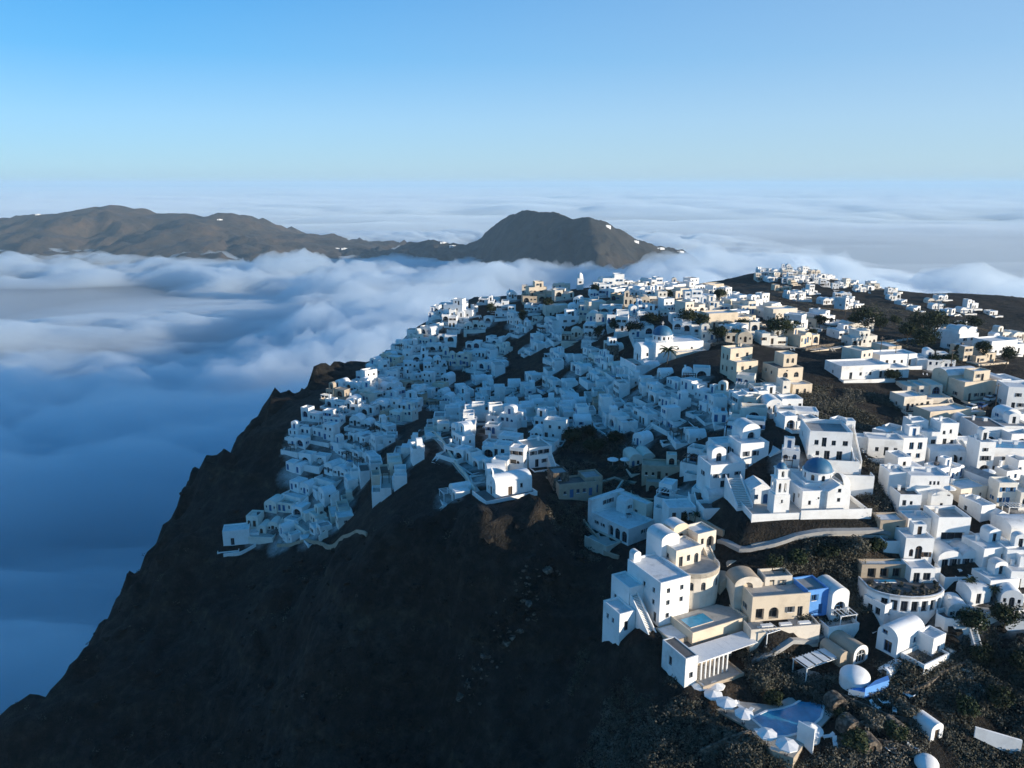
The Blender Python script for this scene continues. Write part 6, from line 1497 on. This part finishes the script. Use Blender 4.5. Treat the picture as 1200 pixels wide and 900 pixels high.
# poles with cross-arms
for (px, py, h, lb) in [(1031,420,7.5,'wooden pole left of the plateau grove'),(1048,426,7,'wooden pole in front of the plateau grove'),(1113,438,8,'wooden pole beside the twin-vault plateau house'),(1166,478,7,'wooden pole at the parked cars'),(850,520,6,'thin dark pole on the roofs left of the arched villa'),(597,352,6,'thin mast on the crest skyline'),(990,372,7,'wooden pole by the field track')]:
    p = G(px, py); t = thing('utility_pole', lb, 'pole', p, random.uniform(0, 1), 'utility poles')
    m1 = MB(); m1.tube((0,0,-.5), (0,0,h), .14, 'wood_brown', 7, .1); m1.build('post', t); m2 = MB(); m2.box(-.8, .8, -.06, .06, h-.7, h-.55, 'wood_brown'); m2.build('crossarm', t)
# parked cars
simple('car_white', (.75,.75,.74), .25, .05); simple('car_grey', (.18,.19,.2), .25, .05); simple('car_red', (.30,.03,.025), .25, .05); simple('car_blue', (.04,.09,.22), .25, .05); simple('tyre', (.02,.02,.02), .8)
def car(p, yaw, paint, label):
    t = thing('parked_car', label, 'car', p, yaw, 'parked cars on the plateau')
    b_ = MB(); prof = [(-2.0,.35),(2.0,.35),(2.05,.7),(1.7,.85),(.9,.95),(-1.8,.98),(-2.05,.8)]
    cab = [(-1.7,.96),(.95,.93),(.35,1.45),(-1.25,1.47)]
    for pr, hw, hw2, mt, nm in ((prof, .84, .84, paint, 'body'), (cab, .80, .66, 'dark_glass', 'window')):
        m_ = MB(); k = len(pr); zs = [z for _, z in pr]; z0, z1 = min(zs), max(zs)
        f_ = lambda z: hw + (hw2 - hw) * (z - z0) / (z1 - z0)
        vs = [(x, -f_(z), z) for x, z in pr] + [(x, f_(z), z) for x, z in pr]
        m_.add(vs, [tuple(range(k)), tuple(range(2*k-1, k-1, -1))] + [((i+1) % k, i, k+i, k+(i+1) % k) for i in range(k)], mt); m_.build(nm, t)
    rf = MB(); rf.box(-1.22, .32, -.64, .64, 1.46, 1.51, paint); rf.build('roof', t)
    for x in (-1.25, 1.3):
        for y in (-.82, .82): w_ = MB(); w_.tube((x, y-.1, .32), (x, y+.1, .32), .32, 'tyre', 12); w_.build('wheel', t)
for i, ((px, py), pt, w_) in enumerate([((1160,470),'car_white','nearest the cream stepped house'),((1168,468),'car_grey','second along the parking row'),((1176,466),'car_white','middle of the parking row'),((1184,464),'car_red','fourth along the parking row'),((1193,462),'car_white','at the frame edge end of the row'),((1150,478),'car_blue','alone in front of the parking row'),((1140,480),'car_white','beside the long cream plateau house')]):
    car(G(px, py) + Vector((0, 0, .15)), .5 + (.1 * i % .3), pt, f'{pt[4:]} parked car {w_}')
# tables and parasols on the sun decks
for px, py, dz, lb in [(1108,606,6.3,'white parasol on the sun deck over the wide glass front'),(700,604,.3,'white parasol by the wall left of the arcade house')]:
    parasol(G(px, py) + Vector((0, 0, dz - 1.5 if dz > 1 else dz)), lb, 1.2, 2.2, .4, 'white deck parasols')
for k, (p, mt) in enumerate(table_spots):
    t = thing('terrace_table', ['white', 'dark'][k] + ' square table on the roof terrace of the arcade house', 'table', p, .3)
    m1 = MB(); m1.box(-.5, .5, -.5, .5, .7, .76, mt); m1.build('tabletop', t)
    for a in (-.42, .42):
        for b_ in (-.42, .42): m2 = MB(); m2.box(a-.03, a+.03, b_-.03, b_+.03, 0, .7, mt); m2.build('leg', t)
# a heap of rubble on the lower slope
mb = MB(); g0 = G(1133, 796)
for k in range(40):
    x, y = random.gauss(0, 2.2), random.gauss(0, 1.6); r_ = random.uniform(.15, .5); z = hgt(g0.x + x, g0.y + y)
    vs = [(g0.x + x + r_ * random.uniform(.6, 1) * sx, g0.y + y + r_ * random.uniform(.6, 1) * sy, z + r_ * (.7 * sz + .2)) for sz in (-1, 1) for sx, sy in ((-1,-1),(1,-1),(1,1),(-1,1))]
    mb.add(vs, [(0,1,5,4),(1,2,6,5),(2,3,7,6),(3,0,4,7),(4,5,6,7)], 'sand_plaster')
o = mb.build('rubble'); o['kind'] = 'stuff'
# ------------------------------------------------------------------ the farthest houses of all are one mass
def camera_size(t): return -project(t[3])[2]
HOUSES.sort(key=lambda t: project(t[3])[2])
explicit = sum(1 for o in bpy.data.objects if o.get('category') == 'house') - len(HOUSES)
KEEP = 296 - explicit
bpy.context.view_layer.update()
def merge(items, name):
    V, F, MI, SM, mats, base = [], [], [], [], [], 0
    dead = []
    for root, *_ in items:
        for o in root.children:
            me = o.data; M = o.matrix_world
            co = np.empty(len(me.vertices) * 3); me.vertices.foreach_get('co', co)
            co = co.reshape(-1, 3) @ np.array(M.to_3x3()).T + np.array(M.translation)
            V.append(co)
            for p in me.polygons:
                F.append([v + base for v in p.vertices]); SM.append(p.use_smooth)
                mt = me.materials[p.material_index]
                if mt not in mats: mats.append(mt)
                MI.append(mats.index(mt))
            base += len(co); dead.append(o)
        dead.append(root)
    me = bpy.data.meshes.new(name); me.from_pydata(np.concatenate(V).tolist(), [], F)
    for m_ in mats: me.materials.append(m_)
    me.polygons.foreach_set('material_index', MI); me.polygons.foreach_set('use_smooth', SM); me.update()
    for o in dead: bpy.data.objects.remove(o)
    o = link(name, me); o['kind'] = 'stuff'
    return o
far = HOUSES[KEEP:]
HOUSES = HOUSES[:KEEP]
if far: merge(far, 'distant_houses')
print('KEPT', len(HOUSES), 'explicit', explicit, 'merged', len(far))
# ------------------------------------------------------------------ every house gets words of its own
ORD = ['', 'second ', 'third ', 'fourth ', 'fifth ', 'sixth ', 'seventh ', 'eighth ', 'ninth ', 'tenth ', 'eleventh ', 'twelfth ', 'thirteenth ', 'fourteenth ', 'fifteenth ', 'sixteenth ', 'seventeenth ', 'eighteenth ', 'nineteenth ', 'twentieth ']
buckets = {}
for root, col, f, p in HOUSES:
    pu = project(p)
    best = min(LANDMARKS, key=lambda L: (L[1] - p).length)
    lu = project(best[1])
    dx, dy = pu[0] - lu[0], pu[1] - lu[1]
    w = ('left of' if dx < 0 else 'right of') if abs(dx) > abs(dy) * 1.2 else ('above' if dy < 0 else 'below')
    kind = f'{col} {f[0]}' + (f' with {f[1]}' if len(f) > 1 else '')
    if len(kind.split()) + len(best[1 - 1].split()) + 4 > 16: kind = f'{col} {f[0]}'
    buckets.setdefault((kind, best[0], w), []).append(((best[1] - p).length, root))
for (kind, lm, w), items in buckets.items():
    items.sort(key=lambda t: t[0])
    for i, (_, root) in enumerate(items):
        root['label'] = f'{kind}, {ORD[i]}nearest {w} {lm}' if len(items) > 1 else f'{kind} {w} {lm}'
